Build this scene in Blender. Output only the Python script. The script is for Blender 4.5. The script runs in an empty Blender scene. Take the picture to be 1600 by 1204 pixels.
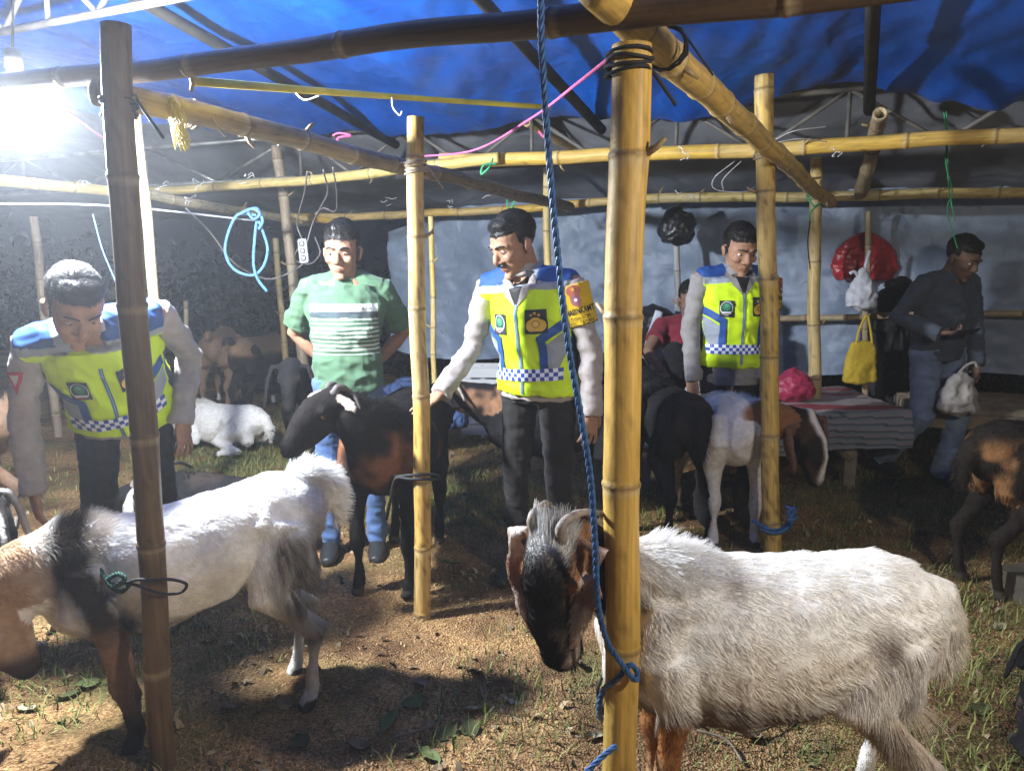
import bpy, bmesh, math, random
import numpy as np
from mathutils import Vector, Matrix, noise as mnoise
from mathutils.bvhtree import BVHTree

random.seed(7)
RNG = np.random.default_rng(7)
SC = bpy.context.scene
COL = SC.collection
R = math.radians

# ---------------------------------------------------------------- camera
CAM_H, PITCH, FPX = 1.45, R(9.3), 1200.0
cam_data = bpy.data.cameras.new('camera')
cam_data.sensor_width = 36.0
cam_data.lens = 36.0 * FPX / 1600.0
cam_data.clip_start, cam_data.clip_end = 0.02, 200.0
cam = bpy.data.objects.new('camera', cam_data)
COL.objects.link(cam)
cam.location = (0, 0, CAM_H)
cam.rotation_euler = (R(90) - PITCH, 0, 0)
SC.camera = cam

# ---------------------------------------------------------------- night sky
world = bpy.data.worlds.new('World')
SC.world = world
world.use_nodes = True
wn = world.node_tree.nodes
wn['Background'].inputs[0].default_value = (0.35, 0.45, 0.75, 1)
wn['Background'].inputs[1].default_value = 0.012

# ---------------------------------------------------------------- view
SC.view_settings.view_transform = 'Standard'
SC.view_settings.look = 'None'
SC.view_settings.gamma = 1.0
SC.view_settings.use_curve_mapping = False
SC.view_settings.exposure = 0.8
SC.render.film_transparent = False
try:
    SC.cycles.use_denoising = True
    SC.cycles.max_bounces = 6
    SC.cycles.diffuse_bounces = 4
    SC.cycles.volume_bounces = 0
    SC.cycles.sample_clamp_indirect = 6.0
except Exception:
    pass
LAMP_POWER = 420.0        # the lit bulb in view
LAMP2_POWER = 72.0        # the second bulb of the tent, to the right of the view
GLARE_HAZE = 0.0095  # density of the volume that imitates lens glare around the lamp

# ---------------------------------------------------------------- placing helpers (pixel of the 1600x1204 photo + real distance -> point)
def ray(px, py):
    a, b = (px - 800.0) / FPX, -(py - 602.0) / FPX
    cp, sp = math.cos(PITCH), math.sin(PITCH)
    return Vector((a, cp + b * sp, -sp + b * cp))
CAMP = Vector((0, 0, CAM_H))
def at(px, py, Y):
    d = ray(px, py); return CAMP + d * (Y / d.y)
def gnd(px, py, z=0.0):
    d = ray(px, py); return CAMP + d * ((z - CAM_H) / d.z)
TA = R(24.6)                       # the tent is turned against the camera
UD = Vector((math.sin(TA), math.cos(TA), 0))     # depth axis of the tent
VD = Vector((math.cos(TA), -math.sin(TA), 0))    # cross axis
def at_c(px, py, c):               # point on the cross plane at tent depth c
    d = ray(px, py); return CAMP + d * (c / d.dot(UD))
def tent(v, c, z): 
    p = UD * c + VD * v; return Vector((p.x, p.y, z))

# ---------------------------------------------------------------- noise (vectorised gradient noise)
_perm = np.random.default_rng(3).permutation(256); _perm = np.concatenate([_perm, _perm, _perm])
_grad = np.random.default_rng(4).normal(size=(256, 3)); _grad /= np.linalg.norm(_grad, axis=1)[:, None]
def perlin(p):
    p = np.asarray(p, float); i = np.floor(p).astype(int); f = p - i; i &= 255
    u = f * f * f * (f * (f * 6 - 15) + 10)
    def g(dx, dy, dz):
        h = _perm[_perm[_perm[(i[:, 0] + dx) & 255] + ((i[:, 1] + dy) & 255)] + ((i[:, 2] + dz) & 255)]
        gr = _grad[h]
        return gr[:, 0] * (f[:, 0] - dx) + gr[:, 1] * (f[:, 1] - dy) + gr[:, 2] * (f[:, 2] - dz)
    def L(a, b, t): return a + (b - a) * t
    x0 = L(L(g(0,0,0), g(1,0,0), u[:,0]), L(g(0,1,0), g(1,1,0), u[:,0]), u[:,1])
    x1 = L(L(g(0,0,1), g(1,0,1), u[:,0]), L(g(0,1,1), g(1,1,1), u[:,0]), u[:,1])
    return L(x0, x1, u[:,2]) * 1.5
def fbm(p, s=1.0, oct=3, off=0.0):
    p = np.asarray(p, float) * s + off; r = 0; a = 1.0
    for k in range(oct):
        r = r + a * perlin(p * (2 ** k) + 7.3 * k); a *= 0.5
    return r
def sstep(a, b, x):
    t = np.clip((x - a) / (b - a), 0, 1); return t * t * (3 - 2 * t)
def mixc(c0, c1, t):
    t = np.asarray(t)[..., None]; return np.asarray(c0, float) * (1 - t) + np.asarray(c1, float) * t

# ---------------------------------------------------------------- object helpers
def tag(o, label=None, cat=None, group=None, kind=None):
    if label: o['label'] = label
    if cat: o['category'] = cat
    if group: o['group'] = group
    if kind: o['kind'] = kind
    return o
def empty(name, loc=(0, 0, 0), rz=0.0):
    o = bpy.data.objects.new(name, None); COL.objects.link(o)
    o.location = loc; o.rotation_euler = (0, 0, rz); o.empty_display_size = 0.1
    return o
def make_mesh(name, verts, faces, mats=None, col=None, smooth=True, midx=None):
    me = bpy.data.meshes.new(name)
    verts = np.asarray(verts, float)
    if isinstance(faces, np.ndarray):
        n = len(faces); k = faces.shape[1]
        me.vertices.add(len(verts)); me.vertices.foreach_set('co', verts.astype(np.float32).ravel())
        me.loops.add(n * k); me.loops.foreach_set('vertex_index', faces.astype(np.int32).ravel())
        me.polygons.add(n); me.polygons.foreach_set('loop_start', (np.arange(n) * k).astype(np.int32))
        me.update(calc_edges=True)
    else:
        me.from_pydata([tuple(v) for v in verts], [], [tuple(f) for f in faces])
    me.validate()
    if mats is not None:
        for m in (mats if isinstance(mats, (list, tuple)) else [mats]): me.materials.append(m)
    if midx is not None: me.polygons.foreach_set('material_index', np.asarray(midx, np.int32))
    me.polygons.foreach_set('use_smooth', np.full(len(me.polygons), smooth))
    if col is not None:
        a = me.color_attributes.new('Col', 'FLOAT_COLOR', 'POINT')
        c = np.ones((len(me.vertices), 4), np.float32); c[:, :3] = col
        a.data.foreach_set('color', c.ravel())
    me.update()
    return me
def link(name, me, parent=None, loc=None):
    o = bpy.data.objects.new(name, me); COL.objects.link(o)
    if parent is not None: o.parent = parent
    if loc is not None: o.location = loc
    return o

# ---- primitives -> (verts, faces) lists
def frames(pts, side=None):
    pts = np.asarray(pts, float); n = len(pts)
    t = np.zeros_like(pts); t[1:-1] = pts[2:] - pts[:-2]; t[0] = pts[1] - pts[0]; t[-1] = pts[-1] - pts[-2]
    t /= np.linalg.norm(t, axis=1)[:, None] + 1e-12
    S = np.zeros_like(pts)
    if side is None:
        a = np.array([0, 0, 1.0]) if abs(t[0][2]) < 0.9 else np.array([1.0, 0, 0])
        s = np.cross(t[0], a)
        for i in range(n):
            s = s - t[i] * s.dot(t[i]); s /= np.linalg.norm(s) + 1e-12; S[i] = s
    else:
        side = np.asarray(side, float)
        for i in range(n):
            s = (side if side.ndim == 1 else side[i]); s = s - t[i] * s.dot(t[i]); S[i] = s / (np.linalg.norm(s) + 1e-12)
    return t, S, np.cross(t, S)
def tube(pts, rad, n=14, side=None, cap=0.5, closed_caps=True):
    """lofted tube; rad: scalar or per-point scalar / (side, up) pairs. cap: how far the end caps bulge"""
    pts = np.asarray([tuple(p) for p in pts], float); m = len(pts)
    if np.isscalar(rad): rad = [rad] * m
    rr = np.array([(r, r) if np.isscalar(r) else tuple(r) for r in rad], float)
    t, S, U = frames(pts, side)
    a = np.linspace(0, 2 * math.pi, n, endpoint=False)
    V = (pts[:, None, :] + S[:, None, :] * (np.cos(a)[None, :, None] * rr[:, 0, None, None]) + U[:, None, :] * (np.sin(a)[None, :, None] * rr[:, 1, None, None])).reshape(-1, 3)
    F = []
    for i in range(m - 1):
        for j in range(n):
            F.append((i * n + j, i * n + (j + 1) % n, (i + 1) * n + (j + 1) % n, (i + 1) * n + j))
    if closed_caps:
        c0 = len(V); V = np.vstack([V, pts[0] - t[0] * cap * rr[0].min(), pts[-1] + t[-1] * cap * rr[-1].min()])
        for j in range(n):
            F.append((c0, (j + 1) % n, j)); k = (m - 1) * n
            F.append((c0 + 1, k + j, k + (j + 1) % n))
    return V, F
def ellipsoid(c, r, M=None, n=14, m=9):
    V = []; F = []
    for i in range(m + 1):
        th = math.pi * i / m
        for j in range(n):
            ph = 2 * math.pi * j / n
            V.append((math.sin(th) * math.cos(ph), math.sin(th) * math.sin(ph), math.cos(th)))
    for i in range(m):
        for j in range(n):
            a, b, c_, d = i * n + j, i * n + (j + 1) % n, (i + 1) * n + (j + 1) % n, (i + 1) * n + j
            F.append((a, d, c_, b))
    V = np.array(V) * np.array(r)
    # weld the poles
    V2 = np.vstack([V[n:-n], V[0], V[-1]]); top = len(V2) - 2; bot = top + 1
    F2 = []
    for f in F:
        g = []
        for k in f:
            q = top if k < n else (bot if k >= m * n else k - n)
            if q not in g: g.append(q)
        if len(g) >= 3: F2.append(tuple(g))
    if M is not None: V2 = V2 @ np.array(M.to_3x3()).T
    return V2 + np.array(tuple(c)), F2
def box(c, s, M=None):
    V = np.array([(x, y, z) for x in (-.5, .5) for y in (-.5, .5) for z in (-.5, .5)]) * np.array(s)
    if M is not None: V = V @ np.array(M.to_3x3()).T
    F = [(0, 1, 3, 2), (4, 6, 7, 5), (0, 4, 5, 1), (2, 3, 7, 6), (0, 2, 6, 4), (1, 5, 7, 3)]
    return V + np.array(tuple(c)), F
def join(prims):
    V = []; F = []; o = 0
    for v, f in prims:
        V.append(np.asarray(v)); F += [tuple(int(k) + o for k in g) for g in f]; o += len(v)
    return np.vstack(V), F
def catmull(pts, k=8):
    P = [np.array(tuple(p), float) for p in pts]; P = [2 * P[0] - P[1]] + P + [2 * P[-1] - P[-2]]
    out = []
    for i in range(1, len(P) - 2):
        for j in range(k):
            t = j / k
            out.append(0.5 * ((2 * P[i]) + (-P[i-1] + P[i+1]) * t + (2*P[i-1] - 5*P[i] + 4*P[i+1] - P[i+2]) * t*t + (-P[i-1] + 3*P[i] - 3*P[i+1] + P[i+2]) * t**3))
    out.append(P[-2]); return np.array(out)

# ---- blob: overlapping closed primitives grown into ONE continuous surface
class Blob:
    def __init__(s): s.pr = []; s.segs = []
    def tube(s, pts, rad, side=None, n=14, cap=0.6, lab='body'):
        s.pr.append(tube(pts, rad, n, side, cap))
        P = np.array([tuple(p) for p in pts], float); m = len(P)
        rr = [rad] * m if np.isscalar(rad) else [r if np.isscalar(r) else max(r) for r in rad]
        for i in range(m - 1): s.segs.append((P[i], P[i + 1], rr[i], rr[i + 1], lab))
    def ell(s, c, r, M=None, lab='body'):
        s.pr.append(ellipsoid(c, r, M)); c = np.array(tuple(c), float)
        s.segs.append((c, c + 1e-4, max(r), max(r), lab))
    def add(s, vf): s.pr.append(vf)
    def build(s, voxel, smooth=4):
        V, F = join(s.pr)
        me = make_mesh('tmp', V, F); o = link('tmp', me)
        md = o.modifiers.new('r', 'REMESH'); md.mode = 'VOXEL'; md.voxel_size = voxel; md.use_smooth_shade = True
        dg = bpy.context.evaluated_depsgraph_get(); dg.update()
        ev = o.evaluated_get(dg); m2 = ev.to_mesh()
        v = np.empty(len(m2.vertices) * 3, np.float32); m2.vertices.foreach_get('co', v)
        f = np.empty(len(m2.loops), np.int32); m2.loops.foreach_get('vertex_index', f)
        v = v.reshape(-1, 3).astype(float); f = f.reshape(-1, 4).copy()
        ev.to_mesh_clear(); bpy.data.objects.remove(o); bpy.data.meshes.remove(me)
        return taubin(v, f, smooth), f
    def labels(s, v):
        labs = sorted(set(g[4] for g in s.segs)); best = np.full(len(v), 1e9); out = np.zeros(len(v), int)
        for a, b, ra, rb, l in s.segs:
            d = b - a; t = np.clip(((v - a) @ d) / (d @ d + 1e-12), 0, 1)
            dist = np.linalg.norm(v - (a + t[:, None] * d), axis=1) / (ra + (rb - ra) * t)
            m = dist < best; best[m] = dist[m]; out[m] = labs.index(l)
        return np.array(labs)[out]
def taubin(v, f, it, lam=0.55, mu=-0.57):
    if it <= 0: return v
    e = np.vstack([f[:, [i, (i + 1) % f.shape[1]]] for i in range(f.shape[1])]); e = np.vstack([e, e[:, ::-1]])
    n = len(v); deg = np.bincount(e[:, 0], minlength=n).astype(float); deg[deg == 0] = 1
    def lap(x):
        return np.stack([np.bincount(e[:, 0], x[e[:, 1], k], n) for k in range(3)], 1) / deg[:, None] - x
    for _ in range(it):
        v = v + lam * lap(v); v = v + mu * lap(v)
    return v
def vnormals(v, f):
    a = v[f[:, 2]] - v[f[:, 0]]; b = v[f[:, 3 if f.shape[1] == 4 else 1]] - v[f[:, 1 if f.shape[1] == 4 else 0]]
    fn = np.cross(a, b); n = np.zeros_like(v)
    for k in range(f.shape[1]):
        for c in range(3): n[:, c] += np.bincount(f[:, k], fn[:, c], len(v))
    return n / (np.linalg.norm(n, axis=1)[:, None] + 1e-12)

# ---------------------------------------------------------------- materials
def new_mat(name):
    m = bpy.data.materials.new(name); m.use_nodes = True
    nt = m.node_tree; b = nt.nodes['Principled BSDF']; return m, nt, b
def nd(nt, t, **kw):
    n = nt.nodes.new(t)
    for k, v in kw.items():
        if k in n.inputs.keys(): n.inputs[k].default_value = v
        else: setattr(n, k, v)
    return n
def bump_noise(nt, b, scale, dist, strength=0.6, detail=4, stretch=None, coord='Object'):
    tc = nd(nt, 'ShaderNodeTexCoord'); src = tc.outputs[coord]
    if stretch:
        mp = nd(nt, 'ShaderNodeMapping'); mp.inputs['Scale'].default_value = stretch; nt.links.new(src, mp.inputs[0]); src = mp.outputs[0]
    nz = nd(nt, 'ShaderNodeTexNoise', Scale=scale, Detail=detail, Roughness=0.6); nt.links.new(src, nz.inputs['Vector'])
    bp = nd(nt, 'ShaderNodeBump', Strength=strength, Distance=dist); nt.links.new(nz.outputs['Fac'], bp.inputs['Height'])
    nt.links.new(bp.outputs[0], b.inputs['Normal']); return nz
def mat_plain(name, col, rough=0.7, bump=None, var=0.25, varscale=6.0, spec=0.4, metal=0.0, sheen=0.0, stretch=None):
    m, nt, b = new_mat(name)
    b.inputs['Roughness'].default_value = rough; b.inputs['Metallic'].default_value = metal
    b.inputs['Specular IOR Level'].default_value = spec
    if sheen: b.inputs['Sheen Weight'].default_value = sheen
    tc = nd(nt, 'ShaderNodeTexCoord'); nz = nd(nt, 'ShaderNodeTexNoise', Scale=varscale, Detail=5.0); nt.links.new(tc.outputs['Object'], nz.inputs['Vector'])
    rp = nd(nt, 'ShaderNodeValToRGB'); nt.links.new(nz.outputs['Fac'], rp.inputs[0])
    rp.color_ramp.elements[0].position = 0.3; rp.color_ramp.elements[1].position = 0.7
    rp.color_ramp.elements[0].color = tuple(c * (1 - var) for c in col) + (1,)
    rp.color_ramp.elements[1].color = tuple(min(1, c * (1 + var)) for c in col) + (1,)
    nt.links.new(rp.outputs[0], b.inputs['Base Color'])
    if bump: bump_noise(nt, b, bump[0], bump[1], stretch=stretch)
    return m
def mat_vcol(name, rough=0.75, bump=None, var=0.0, varscale=30.0, sheen=0.0, spec=0.3, stretch=None, sss=0.0):
    m, nt, b = new_mat(name)
    at_ = nd(nt, 'ShaderNodeAttribute', attribute_name='Col'); src = at_.outputs['Color']
    if var:
        tc = nd(nt, 'ShaderNodeTexCoord'); nz = nd(nt, 'ShaderNodeTexNoise', Scale=varscale, Detail=5.0)
        if stretch:
            mp = nd(nt, 'ShaderNodeMapping'); mp.inputs['Scale'].default_value = stretch
            nt.links.new(tc.outputs['Object'], mp.inputs[0]); nt.links.new(mp.outputs[0], nz.inputs['Vector'])
        else: nt.links.new(tc.outputs['Object'], nz.inputs['Vector'])
        mr = nd(nt, 'ShaderNodeMapRange'); mr.inputs['From Min'].default_value = 0.25; mr.inputs['From Max'].default_value = 0.75
        mr.inputs['To Min'].default_value = 1 - var; mr.inputs['To Max'].default_value = 1 + var
        nt.links.new(nz.outputs['Fac'], mr.inputs[0])
        mx = nd(nt, 'ShaderNodeVectorMath', operation='SCALE'); nt.links.new(src, mx.inputs[0]); nt.links.new(mr.outputs[0], mx.inputs['Scale']); src = mx.outputs[0]
    nt.links.new(src, b.inputs['Base Color'])
    b.inputs['Roughness'].default_value = rough; b.inputs['Specular IOR Level'].default_value = spec
    if sheen: b.inputs['Sheen Weight'].default_value = sheen
    if sss:
        b.inputs['Subsurface Weight'].default_value = sss; b.inputs['Subsurface Radius'].default_value = (0.02, 0.008, 0.004); b.inputs['Subsurface Scale'].default_value = 0.3
    if bump: bump_noise(nt, b, bump[0], bump[1])
    return m
M = {}
M['bamboo'] = mat_vcol('bamboo_culm', 0.5, (60, 0.0025), 0.30, 16.0, spec=0.35, stretch=(7, 7, 0.35))
M['skin'] = mat_vcol('skin', 0.58, (180, 0.0012), 0.12, 60, spec=0.28)
M['dark_horn'] = mat_plain('dark_horn', (0.07, 0.06, 0.055), 0.6, (60, 0.004), 0.5, 30, spec=0.3)
M['coat'] = mat_vcol('goat_coat', 0.9, (120, 0.004), 0.18, 45, spec=0.06)
M['fur'] = mat_vcol('goat_fur', 0.85, None, spec=0.08)
M['cloth'] = mat_vcol('cloth', 0.85, (220, 0.0015), 0.14, 25, sheen=0.1, spec=0.2)
M['vest'] = mat_vcol('vest_fabric', 0.7, (260, 0.001), 0.06, 20, spec=0.3)
M['print'] = mat_vcol('print', 0.6, None, spec=0.3)
M['hair'] = mat_plain('black_hair', (0.012, 0.01, 0.009), 0.42, (90, 0.006), 0.4, 40, spec=0.5)
M['horn'] = mat_plain('horn', (0.24, 0.20, 0.16), 0.6, (60, 0.005), 0.5, 30, spec=0.4)
M['steel'] = mat_plain('galvanised_tube', (0.3, 0.3, 0.29), 0.4, (30, 0.001), 0.35, 8, metal=0.6)
M['rust'] = mat_plain('dull_tube', (0.12, 0.11, 0.10), 0.6, (30, 0.001), 0.45, 8)
M['wire'] = mat_plain('grey_cable', (0.25, 0.22, 0.21), 0.5, None, 0.15)
M['white_plastic'] = mat_plain('white_plastic', (0.7, 0.7, 0.7), 0.4, None, 0.08)
M['black_plastic'] = mat_plain('black_plastic', (0.02, 0.02, 0.02), 0.45, None, 0.2)
M['eye'] = mat_vcol('eye', 0.15, None, spec=0.6)
M['blue_rope'] = mat_plain('blue_nylon_rope', (0.03, 0.10, 0.26), 0.5, (300, 0.001), 0.45, 60)
M['pale_rope'] = mat_plain('pale_blue_rope', (0.18, 0.42, 0.75), 0.5, (300, 0.001), 0.3, 60)
M['collar_rope'] = mat_plain('dark_green_rope', (0.015, 0.07, 0.05), 0.7, None, 0.4, 40)
M['tether'] = mat_plain('black_cord', (0.02, 0.02, 0.022), 0.8, None, 0.3)
M['green_string'] = mat_plain('green_raffia', (0.06, 0.4, 0.18), 0.5, None, 0.3)
M['pink_string'] = mat_plain('pink_string', (0.65, 0.12, 0.28), 0.5, None, 0.2)
M['white_string'] = mat_plain('white_string', (0.75, 0.75, 0.75), 0.5, None, 0.2)
M['yellow_strap'] = mat_plain('yellow_strap', (0.75, 0.6, 0.05), 0.5, None, 0.2)
M['wood'] = mat_plain('rough_wood', (0.22, 0.17, 0.12), 0.75, (40, 0.003), 0.4, 12, stretch=(1, 1, 8))
# ================================================================ GROUND
def ground():
    # one sheet: fine near the camera, coarse outwards
    def axis(lo, hi, fine_lo, fine_hi, step, grow):
        a = list(np.arange(fine_lo, fine_hi, step)); s = step; x = a[-1]
        while x < hi: s *= grow; x += s; a.append(x)
        s = step; x = a[0]; pre = []
        while x > lo: s *= grow; x -= s; pre.append(x)
        return np.array(pre[::-1] + a)
    xs = axis(-24, 24, -3.2, 3.2, 0.035, 1.25); ys = axis(-12, 30, 1.2, 6.0, 0.035, 1.25)
    X, Y = np.meshgrid(xs, ys, indexing='ij'); P = np.stack([X.ravel(), Y.ravel(), np.zeros(X.size)], 1)
    P[:, 2] = 0.018 * fbm(P, 1.6, 3) + 0.007 * fbm(P, 11, 2)
    nx, ny = len(xs), len(ys)
    i = (np.arange(nx - 1)[:, None] * ny + np.arange(ny - 1)[None, :]).ravel()
    F = np.stack([i, i + ny, i + ny + 1, i + 1], 1)
    m, nt, b = new_mat('earth_and_sawdust')
    tc = nd(nt, 'ShaderNodeTexCoord')
    def nz(scale, detail=6, rough=0.6):
        n = nd(nt, 'ShaderNodeTexNoise', Scale=scale, Detail=float(detail), Roughness=rough); nt.links.new(tc.outputs['Object'], n.inputs['Vector']); return n
    def ramp(src, stops):
        r = nd(nt, 'ShaderNodeValToRGB'); nt.links.new(src, r.inputs[0]); e = r.color_ramp.elements
        e[0].position, e[0].color = stops[0][0], stops[0][1] + (1,); e[1].position, e[1].color = stops[-1][0], stops[-1][1] + (1,)
        for p, c in stops[1:-1]: q = e.new(p); q.color = c + (1,)
        return r
    def mix(f, a, c):
        x = nd(nt, 'ShaderNodeMix', data_type='RGBA'); nt.links.new(f, x.inputs['Factor']); nt.links.new(a, x.inputs[6]); nt.links.new(c, x.inputs[7]); return x.outputs[2]
    fine = nz(70, 4, 0.7); chips = nd(nt, 'ShaderNodeTexVoronoi', Scale=130.0); nt.links.new(tc.outputs['Object'], chips.inputs['Vector'])
    saw = ramp(chips.outputs['Color'], [(0.1, (0.18, 0.09, 0.034)), (0.45, (0.42, 0.235, 0.095)), (0.9, (0.64, 0.42, 0.20))])
    soil = ramp(fine.outputs['Fac'], [(0.3, (0.05, 0.028, 0.014)), (0.7, (0.20, 0.105, 0.05))])
    grs = ramp(fine.outputs['Fac'], [(0.3, (0.045, 0.055, 0.014)), (0.7, (0.24, 0.21, 0.08))])
    f1 = ramp(nz(1.7, 6, 0.65).outputs['Fac'], [(0.38, (0, 0, 0)), (0.58, (1, 1, 1))])
    c1 = mix(f1.outputs[0], soil.outputs[0], saw.outputs[0])
    f2 = ramp(nz(1.1, 5, 0.6).outputs['Fac'], [(0.51, (0, 0, 0)), (0.64, (0.8, 0.8, 0.8))])
    c2 = mix(f2.outputs[0], c1, grs.outputs[0])
    nt.links.new(c2, b.inputs['Base Color']); b.inputs['Roughness'].default_value = 0.92; b.inputs['Specular IOR Level'].default_value = 0.15
    ad = nd(nt, 'ShaderNodeMath', operation='ADD'); nt.links.new(fine.outputs['Fac'], ad.inputs[0]); nt.links.new(chips.outputs['Distance'], ad.inputs[1])
    bp = nd(nt, 'ShaderNodeBump', Strength=0.9, Distance=0.012); nt.links.new(ad.outputs[0], bp.inputs['Height']); nt.links.new(bp.outputs[0], b.inputs['Normal'])
    o = link('ground', make_mesh('ground', P, F, m)); tag(o, kind='structure')
ground()
def gz(x, y):
    P = np.stack([np.atleast_1d(x), np.atleast_1d(y), np.zeros(np.size(x))], 1).astype(float)
    return 0.018 * fbm(P, 1.6, 3) + 0.007 * fbm(P, 11, 2)

def scatter_quads(n, xr, yr, dens, size, lean, colr, seed, width):
    """thin two-segment blades or chips lying about, as one mesh"""
    g = np.random.default_rng(seed); x = g.uniform(*xr, n); y = g.uniform(*yr, n)
    keep = g.uniform(0, 1, n) < dens(x, y); x, y = x[keep], y[keep]; n = len(x)
    z = gz(x, y); h = g.uniform(*size, n); a = g.uniform(0, 2 * math.pi, n); l = g.uniform(*lean, n)
    d = np.stack([np.cos(a), np.sin(a), np.zeros(n)], 1); s = np.stack([-np.sin(a), np.cos(a), np.zeros(n)], 1) * (g.uniform(*width, n) / 2)[:, None]
    p0 = np.stack([x, y, z - 0.003], 1); up = np.array([0, 0, 1.0])
    p1 = p0 + (d * np.sin(l * .5)[:, None] + up * np.cos(l * .5)[:, None]) * (h * .55)[:, None]
    p2 = p1 + (d * np.sin(l)[:, None] + up * np.cos(l)[:, None]) * (h * .45)[:, None]
    V = np.stack([p0 - s, p0 + s, p1 + s * .8, p1 - s * .8, p2 + s * .15, p2 - s * .15], 1).reshape(-1, 3)
    k = np.arange(n)[:, None] * 6
    F = np.concatenate([k + np.array([[0, 1, 2, 3]]), k + np.array([[3, 2, 4, 5]])], 0)
    c = mixc(colr[0], colr[1], g.uniform(0, 1, n)); C = np.repeat(c, 6, axis=0)
    return V, F, C
M['grass'] = mat_vcol('grass_blades', 0.7, None, spec=0.2)
def gdens(x, y):
    P = np.stack([x, y, 0 * x], 1); n = fbm(P, 0.9, 3, 5.2)
    d = sstep(-0.1, 0.35, n) * .5
    d = np.maximum(d, .95 * np.exp(-(((x + .2) / .55) ** 2 + ((y - 4.4) / .7) ** 2)))           # behind the brown goat
    d = np.maximum(d, .9 * np.exp(-(((x + 1.9) / .8) ** 2 + ((y - 5.2) / .7) ** 2)))            # by the lying white goat
    d = np.maximum(d, .9 * np.exp(-(((x - 1.75) / .6) ** 2 + ((y - 2.6) / 1.1) ** 2)))          # right side
    d = np.maximum(d, .6 * np.exp(-(((x + .05) / .35) ** 2 + ((y - 2.35) / .35) ** 2)))         # middle
    d = np.maximum(d, .45 * np.exp(-(((x + .75) / .5) ** 2 + ((y - 2.9) / .35) ** 2)))
    bare = np.exp(-(((x + .35) / .5) ** 2 + ((y - 3.2) / .55) ** 2)); return np.clip(d - .8 * bare, 0, 1)
V, F, C = scatter_quads(190000, (-3.6, 4.2), (1.5, 8.0), gdens, (0.02, 0.075), (0.5, 1.5), ((0.05, 0.095, 0.02), (0.30, 0.30, 0.09)), 11, (0.003, 0.006))
tag(link('grass', make_mesh('grass', V, F, M['grass'], C)), 'sparse short grass growing through the trampled earth', 'grass', kind='stuff')
V, F, C = scatter_quads(60000, (-2.6, 3.0), (1.4, 5.0), lambda x, y: sstep(-.3, .3, fbm(np.stack([x, y, 0 * x], 1), 1.3, 2, 9.)), (0.006, 0.028), (1.40, 1.60), ((0.16, 0.08, 0.03), (0.50, 0.33, 0.16)), 12, (0.003, 0.007))
tag(link('straw_litter', make_mesh('straw', V, F, M['grass'], C)), 'wood shavings and straw bits strewn on the earth', 'straw', kind='stuff')

V, F, C = scatter_quads(7000, (-2.8, 3.2), (1.5, 6.5), lambda x, y: .25 + .75 * sstep(-.1, .4, fbm(np.stack([x, y, 0 * x], 1), 1.9, 2, 31.)), (0.015, 0.05), (1.25, 1.62), ((0.06, 0.035, 0.018), (0.40, 0.30, 0.17)), 14, (0.010, 0.026))
tag(link('leaf_litter', make_mesh('leaf_litter', V, F, M['grass'], C)), 'small dry leaf scraps and husks trodden into the earth', 'litter', kind='stuff')
# fallen leaves, each its own object
def leaf_mesh(w, l, curl, seed):
    g = np.random.default_rng(seed); nu, nv = 9, 5; V = []
    for i in range(nu):
        t = i / (nu - 1); ww = w * math.sin(math.pi * min(1, t * .93 + .05)) ** .8
        for j in range(nv):
            s = j / (nv - 1) * 2 - 1
            V.append((l * (t - .5), ww * s, curl * (s * s * .6 + .5 * math.sin(3 * t + seed)) * l * .3 + .004 + .003 * g.normal()))
    F = np.array([(i * nv + j, (i + 1) * nv + j, (i + 1) * nv + j + 1, i * nv + j + 1) for i in range(nu - 1) for j in range(nv - 1)])
    st = tube([(-l * .5, 0, .006), (-l * .8, .01, .012)], .0016, 5)
    VV, FF = join([(np.array(V), [tuple(f) for f in F]), st]); return VV, FF
LM = [mat_plain('fresh_green_leaf', (0.11, 0.14, 0.04), .75, (40, .003), .3, 20), mat_plain('dry_brown_leaf', (0.20, 0.14, 0.085), .7, (40, .004), .4, 20), mat_plain('pale_dry_leaf', (0.34, 0.29, 0.19), .7, (40, .004), .3, 20), mat_plain('dull_green_leaf', (0.06, 0.065, 0.02), .85, (40, .003), .3, 20)]
LK = ['fresh_leaf', 'dry_leaf', 'pale_leaf', 'green_leaf']
LMESH = {}
for mi in range(4):
    for s in range(3):
        V, F = leaf_mesh((.020, .022, .015, .022)[mi] * (1 + .2 * s), (.10, .085, .08, .085)[mi] * (1 - .1 * s), (.5, .9, .6, .5)[mi], s + mi)
        LMESH[mi, s] = make_mesh('leaf', V, F, LM[mi])
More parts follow.
